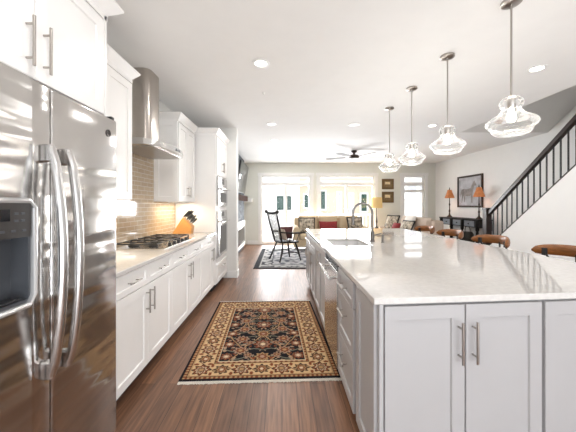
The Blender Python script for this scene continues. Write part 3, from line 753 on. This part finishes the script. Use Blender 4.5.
MB().lathe([(0, -.001), (.10, -.001), (.098, -.008), (.088, -.010), (.086, -.006), (0, -.006)], n=28).build('grille', M['trim'], t, local=True)

# ceiling fan
t = thing('ceiling_fan', 'dark hub ceiling fan with five pale blades over the living area', 'ceiling fan', (1.87, 7.4, H))
MB().lathe([(0, -.001), (.07, -.001), (.07, -.03), (.03, -.06), (.025, -.10), (.10, -.115), (.135, -.14), (.14, -.17), (.11, -.20), (0, -.205)], n=24).build('motor', M['bronze'], t, local=True)
MB().lathe([(.0, -.206), (.10, -.206), (.105, -.225), (.085, -.255), (.04, -.27), (0, -.272)], n=24).build('light_bowl', M['opal'], t, local=True)
for k in range(5):
    Mr = Matrix.Rotation(R(8+72*k), 4, 'Z') @ Matrix.Translation((0, 0, -.165)) @ Matrix.Rotation(R(10), 4, 'X')
    mb = MB(); pr = [(.22, -.045), (.30, -.062), (.68, -.072), (.76, -.055), (.78, 0), (.76, .055), (.68, .072), (.30, .062), (.22, .045)]
    mb.prism([(x, y, -.004) for x, y in pr], (0, 0, .008), Mr)
    b = mb.build('blade', M['fanblade'], t, local=True)
    MB().box(.12, .28, -.02, .02, -.008, -.0045, .001, Mr).build('blade_arm', M['bronze'], b, local=True)

# ------------------------------------------------------------------ rugs
def persian(u, v, W, Hh):
    """u,v in metres from the corner"""
    du, dv = min(u, W-u), min(v, Hh-v); d = min(du, dv)
    BLK = (.012, .011, .014); CRM = (.60, .41, .22); RUST = (.20, .058, .026); BRN = (.13, .06, .034); TAN = (.42, .25, .12); LT = (.66, .52, .34); SAGE = (.20, .19, .14)
    if d < .022: return BLK
    if d < .045: return TAN if (int((u if dv < du else v)/.018) % 2) else RUST
    if d < .050: return BLK
    def rosette(x, y, r, cols):
        q = sqrt(x*x+y*y)/r
        if q > 1.12: return None
        a = atan2(y, x); e = .84+.16*cos(8*a)
        if q > e: return None
        q /= e
        if q > .87: return BLK
        if q > .62: return cols[0]
        if q > .5: return cols[1]
        if q > .28: return cols[2]
        return cols[3]
    if d < .225:
        # border: alternating rosettes and leaf pairs on cream
        horiz = dv < du
        L_ = W if horiz else Hh
        s = u if horiz else v; c = .138; w = d-c
        n = round((L_-.276)/.165); st_ = (L_-.276)/n
        k = (s-.138)/st_; f = (k-round(k))*st_
        idx = int(round(k))
        r = rosette(f, w, .080 if idx % 2 == 0 else .068, (RUST, LT, BRN, TAN) if idx % 2 == 0 else (BRN, TAN, RUST, LT))
        if r: return r
        g = abs(k-math.floor(k)-.5)*st_
        if abs(w-.03*sin(k*2*pi)) < .006: return BRN
        if (g/.014)**2+((abs(w)-.056)/.022)**2 < 1: return RUST
        if abs(w) > .078: return TAN
        return CRM
    if d < .230: return BLK
    if d < .250: return (RUST if int((u if dv < du else v)/.022) % 2 else TAN)
    if d < .256: return LT
    # field
    x = u-W/2; y = v-Hh/2
    ax = abs(x)
    for cx, cy, r, cols in FIELD:
        if abs(ax-cx) < r*1.15 and abs(y-cy) < r*1.15:
            q = rosette(ax-cx, y-cy, r, cols)
            if q: return q
    # vines
    w1 = abs(ax-.10-.075*sin(y*11)); w2 = abs(ax-.26-.06*sin(y*11+pi))
    w3 = abs((y*4.0 % .5)-.25-.10*sin(ax*20)) / 4
    if w1 < .006 or w2 < .006: return TAN
    if w3 < .006: return SAGE
    lf = mnoise.noise(Vector((ax*22, y*22, 3)))
    if lf > .30: return (.40, .26, .17)
    if lf < -.36: return RUST
    if abs(lf) < .022 and w1 < .05: return LT
    return BLK
FIELD = []
_R, _L, _B, _T = (.20, .058, .026), (.66, .52, .34), (.13, .06, .034), (.42, .25, .12)
_P = (.40, .25, .17)
for i, cy in enumerate((-.55, -.33, -.11, .11, .33, .55)):
    FIELD.append((0, cy, .082, (_T, _B, _R, _P)) if i % 2 == 0 else (0, cy, .105, (_R, _P, _B, _L)))
    FIELD.append((.20, cy+.11, .080, (_P, _B, _R, _T)))
    FIELD.append((.315, cy+.01, .068, (_R, _B, _P, _L)))
    FIELD.append((.125, cy+.03, .045, (_P, _R, _B, _T)))
def grey_rug(u, v, W, Hh):
    d = min(u, W-u, v, Hh-v)
    if d < .11: return (.018, .018, .022)
    n1 = mnoise.noise(Vector((u*9, v*9, 1))); n2 = mnoise.noise(Vector((u*4, v*4, 7)))
    if d < .14: return (.50, .48, .46)
    if d < .36: return (.05, .05, .06) if n1 > .08 else (.42, .41, .40)
    if d < .40: return (.06, .06, .07)
    return (.42, .41, .41) if n1+n2*.5 > .05 else ((.11, .11, .13) if n1 < -.15 else (.26, .26, .27))
def make_rug(name, label, fn, cx, cy, W, Hh, rot, step, mat_, fr=None):
    t = thing(name, label, 'rug', (cx, cy, .001), rot)
    nx, ny = int(W/step), int(Hh/step)
    vs = [(-W/2+W*i/nx, -Hh/2+Hh*j/ny, .009) for j in range(ny+1) for i in range(nx+1)]
    fs = [(j*(nx+1)+i, j*(nx+1)+i+1, (j+1)*(nx+1)+i+1, (j+1)*(nx+1)+i) for j in range(ny) for i in range(nx)]
    nb = len(vs)
    ring = [i for i in range(nx+1)]+[j*(nx+1)+nx for j in range(1, ny+1)]+[ny*(nx+1)+i for i in range(nx-1, -1, -1)]+[j*(nx+1) for j in range(ny-1, 0, -1)]
    for i in ring: vs.append((vs[i][0], vs[i][1], 0))
    n = len(ring)
    for k in range(n): fs.append((ring[k], nb+k, nb+(k+1) % n, ring[(k+1) % n]))
    me = bpy.data.meshes.new('pile'); me.from_pydata(vs, [], fs); me.materials.append(mat_)
    ca = me.color_attributes.new('Col', 'FLOAT_COLOR', 'POINT'); data = []
    for p in vs:
        c = fn(p[0]+W/2, p[1]+Hh/2, W, Hh); k = 1+.18*mnoise.noise(Vector((p[0]*90, p[1]*90, 0)))
        data += [c[0]*k, c[1]*k, c[2]*k, 1]
    ca.data.foreach_set('color', data)
    o = bpy.data.objects.new('pile', me); COL.objects.link(o); o.parent = t
    if fr:
        for s in (-1, 1):
            mb = MB(); bm = mb.bm; k = 160
            for i in range(k):
                x = -W/2+W*(i+.5)/k; w = W/k*.38; l = .032+random.uniform(-.004, .005); dx = random.uniform(-.004, .004)
                y = s*Hh/2
                mb.box(x-w, x+w, min(y, y+s*l), max(y, y+s*l), .0005, .004)
            f = mb.build('fringe', fr, t, local=True, smooth=False); f['kind'] = 'stuff'
    return t
make_rug('persian_rug', 'black and cream floral persian rug on the wood floor in the kitchen aisle', persian, -.195, 3.035, 1.24, 1.745, R(2.4), .0058, M['rug'], M['fringe'])
make_rug('area_rug', 'grey patterned area rug with black border under the black armchair', grey_rug, .95, 7.3, 3.1, 2.75, 0, .025, M['rug2'])

# ------------------------------------------------------------------ armchair
t = thing('windsor_chair', 'black spindle back armchair with crest rail on the grey rug', 'chair', (.08, 6.85, .018), R(28))
# local: faces +x, seat height .43
MB().prism([(-.20, -.20, .42), (.10, -.25, .42), (.24, -.23, .42), (.26, 0, .42), (.24, .23, .42), (.10, .25, .42), (-.20, .20, .42)], (0, 0, .035)).build('seat', M['blackwood'], t, local=True)
for sy in (-1, 1):
    MB().tube([(.17, sy*.18, .425), (.215, sy*.23, .24), (.27, sy*.27, .001)], [.018, .026, .015], 10).build('leg', M['blackwood'], t, local=True)
    MB().tube([(-.15, sy*.15, .425), (-.20, sy*.22, .24), (-.29, sy*.27, .001)], [.018, .026, .015], 10).build('leg', M['blackwood'], t, local=True)
    MB().tube([(-.19, sy*.19, .45), (-.28, sy*.225, .80), (-.36, sy*.25, 1.12)], [.021, .023, .016], 10).build('back_post', M['blackwood'], t, local=True)
    MB().tube([(-.25, sy*.215, .68), (0, sy*.29, .66), (.22, sy*.29, .655), (.28, sy*.28, .65)], [.015, .020, .022, .015], 10).build('arm', M['blackwood'], t, local=True)
    for x0, x1 in ((.18, .22), (.08, .10), (-.02, 0)):
        MB().tube([(x0, sy*.225, .45), (x1, sy*.29, .655)], .010, 8).build('arm_spindle', M['blackwood'], t, local=True)
for k in range(7):
    s = -1+2*(k+1)/8
    MB().tube([(-.19, s*.19, .45), (-.27, s*.215, .80), (-.355, s*.24, 1.10)], .007, 8).build('spindle', M['blackwood'], t, local=True)
mb = MB(); pts = []; rs = []
for i in range(17):
    s = -1+2*i/16; pts.append((-.365-.03*(1-s*s), s*.30, 1.125+.03*(1-s*s)*-.2+.03*abs(s)**3)); rs.append(.030 if abs(s) < .8 else (.030+.014*(abs(s)-.8)/.2))
mb.tube(pts, rs, 10); mb.build('crest_rail', M['blackwood'], t, local=True)
MB().tube([(.235, -.25, .16), (.235, .25, .16)], .011, 8).tube([(.225, -.24, .24), (.225, .24, .24)], .011, 8).build('stretcher', M['blackwood'], t, local=True)
for sy in (-1, 1): MB().tube([(.225, sy*.245, .20), (-.215, sy*.245, .20)], [.010, .010], 8).build('stretcher', M['blackwood'], t, local=True)
RC = Matrix.Translation((.08, 6.85, .018)) @ Matrix.Rotation(R(28), 4, 'Z')
o = MB().cushion(.30, .28, .12, RC @ Matrix.Translation((-.11, -.06, .615)) @ Matrix.Rotation(R(-14), 4, 'Y') @ Matrix.Rotation(R(90), 4, 'Z')).build('cushion', M['taupe'])
tag(o, 'grey brown cushion leaning on the black armchair back', 'cushion')
o = MB().cushion(.36, .32, .13, RC @ Matrix.Translation((.12, .16, .625)) @ Matrix.Rotation(R(8), 4, 'X')).build('cushion', M['maroon'])
tag(o, 'dark maroon cushion standing on the black armchair seat', 'cushion')

# ------------------------------------------------------------------ sofas
def sofa(label, loc, rotz, W, m, back_h=.97, seats=3, depth=.92):
    """local: width along x, faces -y, back at +y"""
    t = thing('sofa', label, 'sofa', loc, rotz); h = W/2; aw = .20
    MB().box(-h+aw-.03, h-aw+.03, -depth/2+.05, depth/2-.06, .08, .30, .02, seg=2).build('base', m, t, local=True)
    MB().box(-h+.06, h-.06, depth/2-.24, depth/2, .25, back_h-.05, .05, seg=3).build('backrest', m, t, local=True)
    for s in (-1, 1):
        mb = MB(); x0 = s*(h-aw/2)
        mb.box(x0-aw/2+.02, x0+aw/2-.02, -depth/2+.02, depth/2-.1, .08, .58, .02, seg=2)
        mb.tube([(x0, -depth/2, .57), (x0, -depth/2+.3, .575), (x0, depth/2-.12, .60)], [.105, .11, .11], 18)
        mb.build('arm', m, t, local=True)
    cw = (W-2*aw)/seats
    for k in range(seats):
        xc = -h+aw+cw*(k+.5)
        MB().box(xc-cw/2+.004, xc+cw/2-.004, -depth/2, depth/2-.25, .30, .46, .04, seg=3).build('seat_cushion', m, t, local=True)
        MB().cushion(cw-.01, .56, .22, Matrix.Translation((xc, depth/2-.27, back_h-.26)) @ Matrix.Rotation(R(-8), 4, 'X'), ex=.25, pinch=.02).build('back_cushion', m, t, local=True)
    for sx in (-1, 1):
        for sy in (-1, 1): MB().lathe([(0, 0), (.022, 0), (.035, .05), (.03, .082), (0, .082)], (sx*(h-.12), sy*(depth/2-.12), .0), 12).build('foot', M['handrail'], t, local=True)
    return t
sofa('beige three seat sofa in front of the patio doors', (1.45, 8.72, .0105), 0, 2.25, M['beige'])
sofa('taupe sofa in front of the narrow window, seen from its side', (3.42, 7.75, .001), R(-90), 2.0, M['taupe'], 1.0, 2)
def pillow(label, loc, rx, rz, w, h, m, trim=False, th=.16, group=None):
    Mx = Matrix.Translation(loc) @ Matrix.Rotation(rz, 4, 'Z') @ Matrix.Rotation(rx, 4, 'X')
    t = thing('throw_pillow', label, 'pillow', loc, 0, 'throw pillows on the sofas')
    MB().cushion(w, h, th, Mx).build('pillow_cover', m, t)
    if trim:
        pts = []
        for i in range(48):
            s = i/12; k = int(s); f = s-k; a = -1+2*f
            c = [(a, -1), (1, a), (-a, 1), (-1, -a)][k]
            px = c[0]*(1-.06*(1-c[1]**2)); pz = c[1]*(1-.06*(1-c[0]**2))
            pts.append((px*w/2, 0, pz*h/2))
        MB().tube(pts, .020, 6, closed=True, Mx=Mx).build('fringe_trim', M['blacktrim'], t)
    return t
pillow('scroll print pillow with black trim at the left end of the beige sofa', (.74, 8.58, .72), R(-18), R(-8), .48, .46, M['pattern'], True)
pillow('red pillow in the middle of the beige sofa', (1.40, 8.60, .67), R(-22), 0, .56, .36, M['red'])
pillow('scroll print pillow with black trim at the right end of the beige sofa', (2.20, 8.58, .73), R(-18), R(8), .46, .46, M['pattern'], True)
pillow('scroll print pillow at the far end of the taupe sofa, beside the lamp', (3.25, 8.45, .80), R(-20), R(-65), .46, .46, M['pattern'], True)
pillow('small red pillow beside a scroll print one on the taupe sofa', (3.22, 8.07, .68), R(-20), R(-80), .32, .32, M['red'])
pillow('cream pillow in the middle of the taupe sofa', (3.42, 7.66, .83), R(-14), R(-85), .50, .46, M['cream'])
pillow('scroll print pillow on the near half of the taupe sofa', (3.20, 7.35, .72), R(-24), R(-80), .48, .44, M['pattern'], True)

# end table and gold lamp
t = thing('end_table', 'dark wooden end table between the two sofas', 'table', (3.05, 9.1, 0))
MB().lathe([(0, .56), (.25, .56), (.26, .575), (.25, .59), (0, .59)], (3.02, 9.1, 0), 28).build('tabletop', M['handrail'], t)
MB().lathe([(0, .06), (.03, .06), (.04, .2), (.025, .35), (.04, .5), (.06, .56), (0, .56)], (3.02, 9.1, 0), 16).build('pedestal', M['handrail'], t)
for k in range(3):
    a = 2*pi*k/3+.4
    MB().tube([(3.02, 9.1, .12), (3.02+.12*cos(a), 9.1+.12*sin(a), .07), (3.02+.2*cos(a), 9.1+.2*sin(a), .012)], [.02, .018, .012], 8).build('leg', M['handrail'], t)
t = thing('table_lamp', 'table lamp with gold drum shade on the end table', 'lamp', (3.02, 9.1, .591))
MB().lathe([(0, .591), (.075, .591), (.075, .61), (.03, .63), (.018, .70), (.03, .80), (.02, .90), (.014, 1.0), (.012, 1.24), (0, 1.24)], (3.02, 9.1, 0), 18).build('base', M['bronze'], t)
MB().lathe([(.185, 1.235), (.165, 1.575), (.163, 1.575), (.183, 1.235), (.185, 1.235)], (3.02, 9.1, 0), 28).build('lamp_shade', M['goldshade'], t)
light('lamp_bulb', 'POINT', (3.02, 9.1, 1.40), 4, (1, .75, .45), parent=t, shadow_soft_size=.03)

# pictures on the back wall
for nm, z0, z1 in (('upper small brown landscape picture in gold frame on the back wall', 1.86, 2.21), ('lower small brown landscape picture in gold frame, above the gold lamp', 1.41, 1.78)):
    t = thing('framed_picture', nm, 'picture', (3.56, 9.59, z0), 0, 'small framed landscapes')
    x0, x1 = 3.36, 3.76; mb = MB(); w = .075; y0, y1 = 9.57, 9.598
    mb.box(x0, x0+w, y0, y1, z0, z1, .006).box(x1-w, x1, y0, y1, z0, z1, .006).box(x0+w, x1-w, y0, y1, z0, z0+w, .006).box(x0+w, x1-w, y0, y1, z1-w, z1, .006)
    mb.build('frame', M['goldframe'], t, smooth=False)
    MB().box(x0+w, x1-w, 9.585, 9.597, z0+w, z1-w).build('painting', M['landscape'], t)
    MB().box(x0+w+.03, x1-w-.05, 9.583, 9.5845, z0+w+.09, z1-w-.03).build('painted_sky', M['glow'], t)

# ------------------------------------------------------------------ fireplace wall
o = struct(MB().box(-1.644, -1.20, 6.7, 9.03, 0, H-.001).build('wall_chimney_breast', M['stone']))
t = thing('fireplace', 'white and steel gas fireplace set low in the stone wall', 'fireplace', (-1.2, 7.85, .15))
MB().box(-1.199, -1.16, 6.9, 8.95, .10, .86, .004).build('surround', M['trim'], t)
MB().box(-1.1595, -1.14, 7.3, 8.75, .22, .72, .004).build('frame', M['steel'], t)
MB().box(-1.1395, -1.136, 7.36, 8.69, .27, .67).build('firebox_glass', M['glassblack'], t)
o = MB().box(-1.199, -1.08, 6.75, 9.0, 1.45, 1.60, .006).build('mantel', M['mantel']); tag(o, 'dark wooden mantel beam on the stone wall below the television', 'mantel')
o.name = 'mantel_shelf'
t = thing('television', 'flat screen television tilted down above the mantel', 'television', (-1.12, 7.8, 1.65))
Mt = Matrix.Translation((-1.13, 7.75, 1.66)) @ Matrix.Rotation(R(8), 4, 'Y')
MB().box(-.02, .02, -.72, .78, 0, .80, .005, Mt).build('casing', M['black'], t)
MB().box(.0202, .022, -.705, .765, .015, .785, 0, Mt).build('screen', M['screen'], t)
MB().box(-1.199, -1.08, 7.5, 7.9, 1.9, 2.15).build('wall_mount', M['black'], t)
o = MB().box(-1.26, -.99, 9.37, 9.598, 1.43, 1.56, .004).build('wall_shelf', M['trim']); tag(o, 'small white box shelf on the back wall beside the mantel', 'shelf')

# ------------------------------------------------------------------ console table, lamps, painting
t = thing('console_table', 'black console table with three blue grey drawers against the right wall', 'table', (4.95, 7.82, 0))
MB().box(4.76, 5.15, 6.92, 8.64, .945, .975, .006).build('tabletop', M['blackwood'], t)
MB().box(4.82, 5.14, 6.97, 8.59, .76, .944, .003).build('apron', M['blackwood'], t)
for y0 in (7.14, 7.63, 8.12):
    d = MB().box(4.808, 4.8195, y0, y0+.40, .78, .925, .004).build('drawer', M['apron'], t)
    MB().ball((4.795, y0+.20, .85), .018, n=12, m=8).build('knob', M['iron'], d)
for y in (6.99, 7.58, 8.07, 8.57):
    MB().lathe([(0, .001), (.022, .001), (.028, .06), (.018, .10), (.022, .12), (.022, .22), (.034, .40), (.040, .55), (.026, .68), (.040, .70), (.040, .945), (0, .945)], (4.79, y, 0), 14).build('leg', M['blackwood'], t)
for y in (6.99, 8.57):
    MB().lathe([(0, .001), (.022, .001), (.028, .06), (.018, .10), (.022, .12), (.022, .22), (.034, .40), (.036, .55), (.026, .68), (.036, .70), (.036, .945), (0, .945)], (5.11, y, 0), 14).build('leg', M['blackwood'], t)
MB().box(4.79, 5.13, 6.97, 8.59, .16, .19, .004).build('shelf', M['blackwood'], t)
t = thing('wicker_basket', 'dark round wicker basket on the console shelf', 'basket', (4.96, 7.85, .191))
MB().lathe([(0, .191), (.13, .191), (.155, .30), (.16, .42), (.14, .56), (.10, .62), (.09, .62), (.0, .58)], (4.96, 7.62, 0), 22).build('basket_body', M['basket'], t)
MB().tube([(4.96, 7.62+.11*cos(a), .61+.20*sin(a)) for a in [pi*i/12 for i in range(13)]], .010, 8).build('handle', M['basket'], t)
def clamp(label, y):
    t = thing('table_lamp', label, 'lamp', (4.95, y, .976), 0, 'amber shade lamps on the console')
    MB().lathe([(0, .0), (.075, .0), (.075, .015), (.045, .04), (.022, .07), (.016, .14), (.026, .18), (.014, .22), (.012, .33), (.022, .37), (.012, .41), (.010, .60), (0, .60)], n=18).build('base', M['bronze'], t, local=True)
    MB().lathe([(.130, .56), (.105, .64), (.075, .72), (.055, .80), (.053, .80), (.073, .72), (.103, .64), (.128, .56), (.130, .56)], n=10).build('lamp_shade', M['orangeshade'], t, local=True, angle=10)
    MB().lathe([(0, .80), (.012, .80), (.016, .82), (.008, .84), (.010, .86), (0, .875)], n=10).build('finial', M['bronze'], t, local=True)
    return t
c1 = clamp('amber shade lamp at the far left end of the console', 8.42)
c2 = dup(c1, (4.95, 7.16, .976), 0, 'amber shade lamp in front of the horse painting, beside the newel post')
for c, y in ((c1, 8.42), (c2, 7.16)): light('lamp_bulb', 'POINT', (4.95, y, 1.66), 1.5, (1, .65, .35), parent=c, shadow_soft_size=.03)
t = thing('framed_painting', 'large horse painting in dark silver frame on the right wall', 'painting', (5.15, 7.83, 1.27))
y0, y1, z0, z1 = 7.31, 8.35, 1.265, 2.145; w = .05; mb = MB()
mb.box(5.13, 5.168, y0, y0+w, z0, z1, .004).box(5.13, 5.168, y1-w, y1, z0, z1, .004).box(5.13, 5.168, y0+w, y1-w, z0, z0+w, .004).box(5.13, 5.168, y0+w, y1-w, z1-w, z1, .004)
mb.build('frame', M['bronze'], t, smooth=False)
cv = MB().box(5.15, 5.165, y0+w, y1-w, z0+w, z1-w).build('canvas', M['canvas'], t)
# horse silhouette, v from far (left in view) to near (right)
hs = [(.10, .50), (.14, .58), (.22, .60), (.42, .58), (.55, .62), (.63, .75), (.68, .84), (.72, .86), (.73, .82), (.80, .72), (.79, .68), (.74, .69), (.70, .66), (.67, .54), (.64, .42), (.63, .10), (.59, .10), (.57, .36), (.50, .33), (.32, .34), (.28, .12), (.24, .12), (.25, .30), (.21, .36), (.17, .10), (.13, .10), (.15, .36), (.12, .44), (.06, .30)]
MB().prism([(5.1495, y1-w-h*(y1-y0-2*w), z0+w+v*(z1-z0-2*w)) for h, v in hs], (-.0012, 0, 0)).build('painted_horse', M['horse'], cv, smooth=False)

# ------------------------------------------------------------------ staircase
XR = 4.1; Y0 = 5.70; SL = .82
def zst(y): return .44+SL*(Y0-.02-y)     # top of the slanted stringer cap on the knee wall
yt = Y0-(H+.9-.44)/SL
struct(MB().prism([(XR-.05, Y0-.07, .001), (XR-.05, Y0-.07, zst(Y0-.07)), (XR-.05, 2.2, zst(2.2)), (XR-.05, 1.02, zst(2.2)), (XR-.05, 1.02, .001)], (.10, 0, 0)).build('wall_stair_side', M['wall_white'], smooth=False))
t = thing('staircase', 'dark wooden staircase behind the slanted white wall, rising towards the camera', 'stairs', (4.65, 5.6, 0))
rise, run = .18, .2195; n = 15
for k in range(n):
    ya = Y0-.10-k*run
    MB().box(XR+.052, 5.168, ya-run-.02, ya, .18*(k+1)-.03, .18*(k+1)).build('tread', M['handrail'], t)
    MB().box(XR+.052, 5.168, ya-.02, ya-.003, .18*k+.001, .18*(k+1)-.031).build('riser', M['trim'], t)
t = thing('stair_railing', 'dark stair railing with square newel post and slim black balusters', 'railing', (XR, Y0, 0))
MB().box(XR-.055, XR+.055, Y0-.06, Y0+.05, .001, 1.26, .004).box(XR-.066, XR+.066, Y0-.07, Y0+.06, 1.23, 1.275, .006).build('newel_post', M['handrail'], t)
def zr(y): return 1.17+SL*(Y0-.02-y)
sec = [(-.034, -.03), (.034, -.03), (.038, .012), (.022, .034), (-.022, .034), (-.038, .012)]
ya, yb = Y0-.055, 2.3
MB().hexa([(XR-.034, ya, zr(ya)-.075), (XR+.034, ya, zr(ya)-.075), (XR+.034, yb, zr(yb)-.075), (XR-.034, yb, zr(yb)-.075)], [(XR-.030, ya, zr(ya)+.005), (XR+.030, ya, zr(ya)+.005), (XR+.030, yb, zr(yb)+.005), (XR-.030, yb, zr(yb)+.005)]).build('handrail', M['handrail'], t, smooth=False)
ya = Y0-.075
MB().hexa([(XR-.055, ya, zst(ya)+.001), (XR+.055, ya, zst(ya)+.001), (XR+.055, 2.3, zst(2.3)+.001), (XR-.055, 2.3, zst(2.3)+.001)], [(XR-.055, ya, zst(ya)+.022), (XR+.055, ya, zst(ya)+.022), (XR+.055, 2.3, zst(2.3)+.022), (XR-.055, 2.3, zst(2.3)+.022)]).build('bottom_rail', M['handrail'], t, smooth=False)
y = Y0-.17
while y > 2.4:
    MB().box(XR-.008, XR+.008, y-.008, y+.008, zst(y)+.015, zr(y)-.068).build('baluster', M['iron'], t); y -= .1115

# ------------------------------------------------------------------ outside
struct(MB().box(-30, 40, 9.76, 60, -.6, -.35).build('ground', M['concrete']))
struct(MB().box(-3, 7, 9.76, 12.2, -.349, -.02).build('deck', M['concrete']))
t = thing('deck_railing', 'white deck railing outside the patio doors', 'railing', (1.3, 12.0, 0))
MB().box(-3, 7, 11.96, 12.04, .90, .96, .004).build('top_rail', M['trim'], t); MB().box(-3, 7, 11.97, 12.03, .06, .11).build('bottom_rail', M['trim'], t)
for k in range(6): MB().box(-2.9+k*1.95-.05, -2.9+k*1.95+.05, 11.95, 12.05, -.019, 1.05, .004).build('post', M['trim'], t)
for k in range(64):
    x = -2.75+k*.15
    if min(abs(x-(-2.9+j*1.95)) for j in range(6)) < .07: continue
    MB().box(x-.015, x+.015, 11.985, 12.015, .105, .905).build('baluster', M['trim'], t)
def extwin(par, x0, x1, z0, z1, y, split=None, m='extglass'):
    f = MB(); w = .09
    f.box(x0-w, x0, y-.06, y-.001, z0-w, z1+w).box(x1, x1+w, y-.06, y-.001, z0-w, z1+w).box(x0, x1, y-.06, y-.001, z1, z1+w).box(x0, x1, y-.06, y-.001, z0-w, z0)
    if split:
        f.box(x0, x1, y-.05, y-.001, split-.05, split+.05)
    fr = f.build('window', M['trim'], par, smooth=False)
    if split:
        MB().box(x0, x1, y-.03, y-.001, z0, split-.05).build('pane', M[m], fr); MB().box(x0, x1, y-.03, y-.001, split+.05, z1).build('blind', M['extblind'], fr)
    else: MB().box(x0, x1, y-.03, y-.001, z0, z1).build('pane', M[m], fr)
t = thing('townhouse', 'white sided townhouse with paired windows outside the left patio door', 'building', (-2, 22, -.35))
MB().box(-6, .75, 20, 26, -.34, 8).build('wall', M['siding'], t)
MB().box(.75, 1.22, 19.9, 26, -.34, 8).build('corner_board', M['trim'], t)
extwin(t, -.38, .12, .98, 2.72, 20, 2.02); extwin(t, .28, .74-.09, .98, 2.72, 20, 2.02); extwin(t, -2.4, -1.5, .98, 2.72, 20, 2.02)
t = thing('brick_house', 'tan brick house with white trimmed windows outside the right patio door', 'building', (4.5, 22, -.35))
MB().box(1.23, 8.0, 20.2, 26, -.34, 8).build('wall', M['tanbrick'], t)
extwin(t, 1.58, 1.90, 1.15, 2.05, 20.2); extwin(t, 2.75, 3.05, 1.05, 2.3, 20.2)
extwin(t, 3.95, 4.15, .85, 2.2, 20.2, None, 'extblind'); extwin(t, 4.5, 5.0, .2, 2.1, 20.2, None, 'extblind'); extwin(t, 5.6, 6.0, .9, 2.1, 20.2)
MB().box(1.23, 8.0, 20.0, 20.199, 2.75, 3.0).build('cornice', M['trim'], t)
t = thing('garage_house', 'pale beige house with white band outside the narrow window', 'building', (10, 21, -.35))
MB().box(8.05, 15, 19, 26, -.34, 8).build('wall', M['siding'], t)
MB().box(8.05, 15, 18.9, 18.999, 1.75, 1.95).build('band', M['trim'], t)
extwin(t, 8.35, 8.95, 2.1, 2.6, 19, None, 'extblind'); extwin(t, 9.15, 9.3, 2.1, 2.6, 19, None, 'extblind')
t = thing('slim_tree', 'dark slim evergreen outside the narrow window', 'tree', (7.95, 16, -.35))
MB().cyl((8.05, 16, -.345), (8.05, 16, .3), .06).build('trunk', M['handrail'], t)
mb = MB(); bm = mb.bm
mb.lathe([(0, .1), (.10, .15), (.13, .6), (.11, 1.2), (.08, 1.6), (.03, 1.95), (0, 2.0)], (8.05, 16, 0), 14)
for v in bm.verts: v.co += Vector((random.uniform(-.03, .03), random.uniform(-.03, .03), random.uniform(-.03, .03)))
mb.build('foliage', M['leaf'], t)
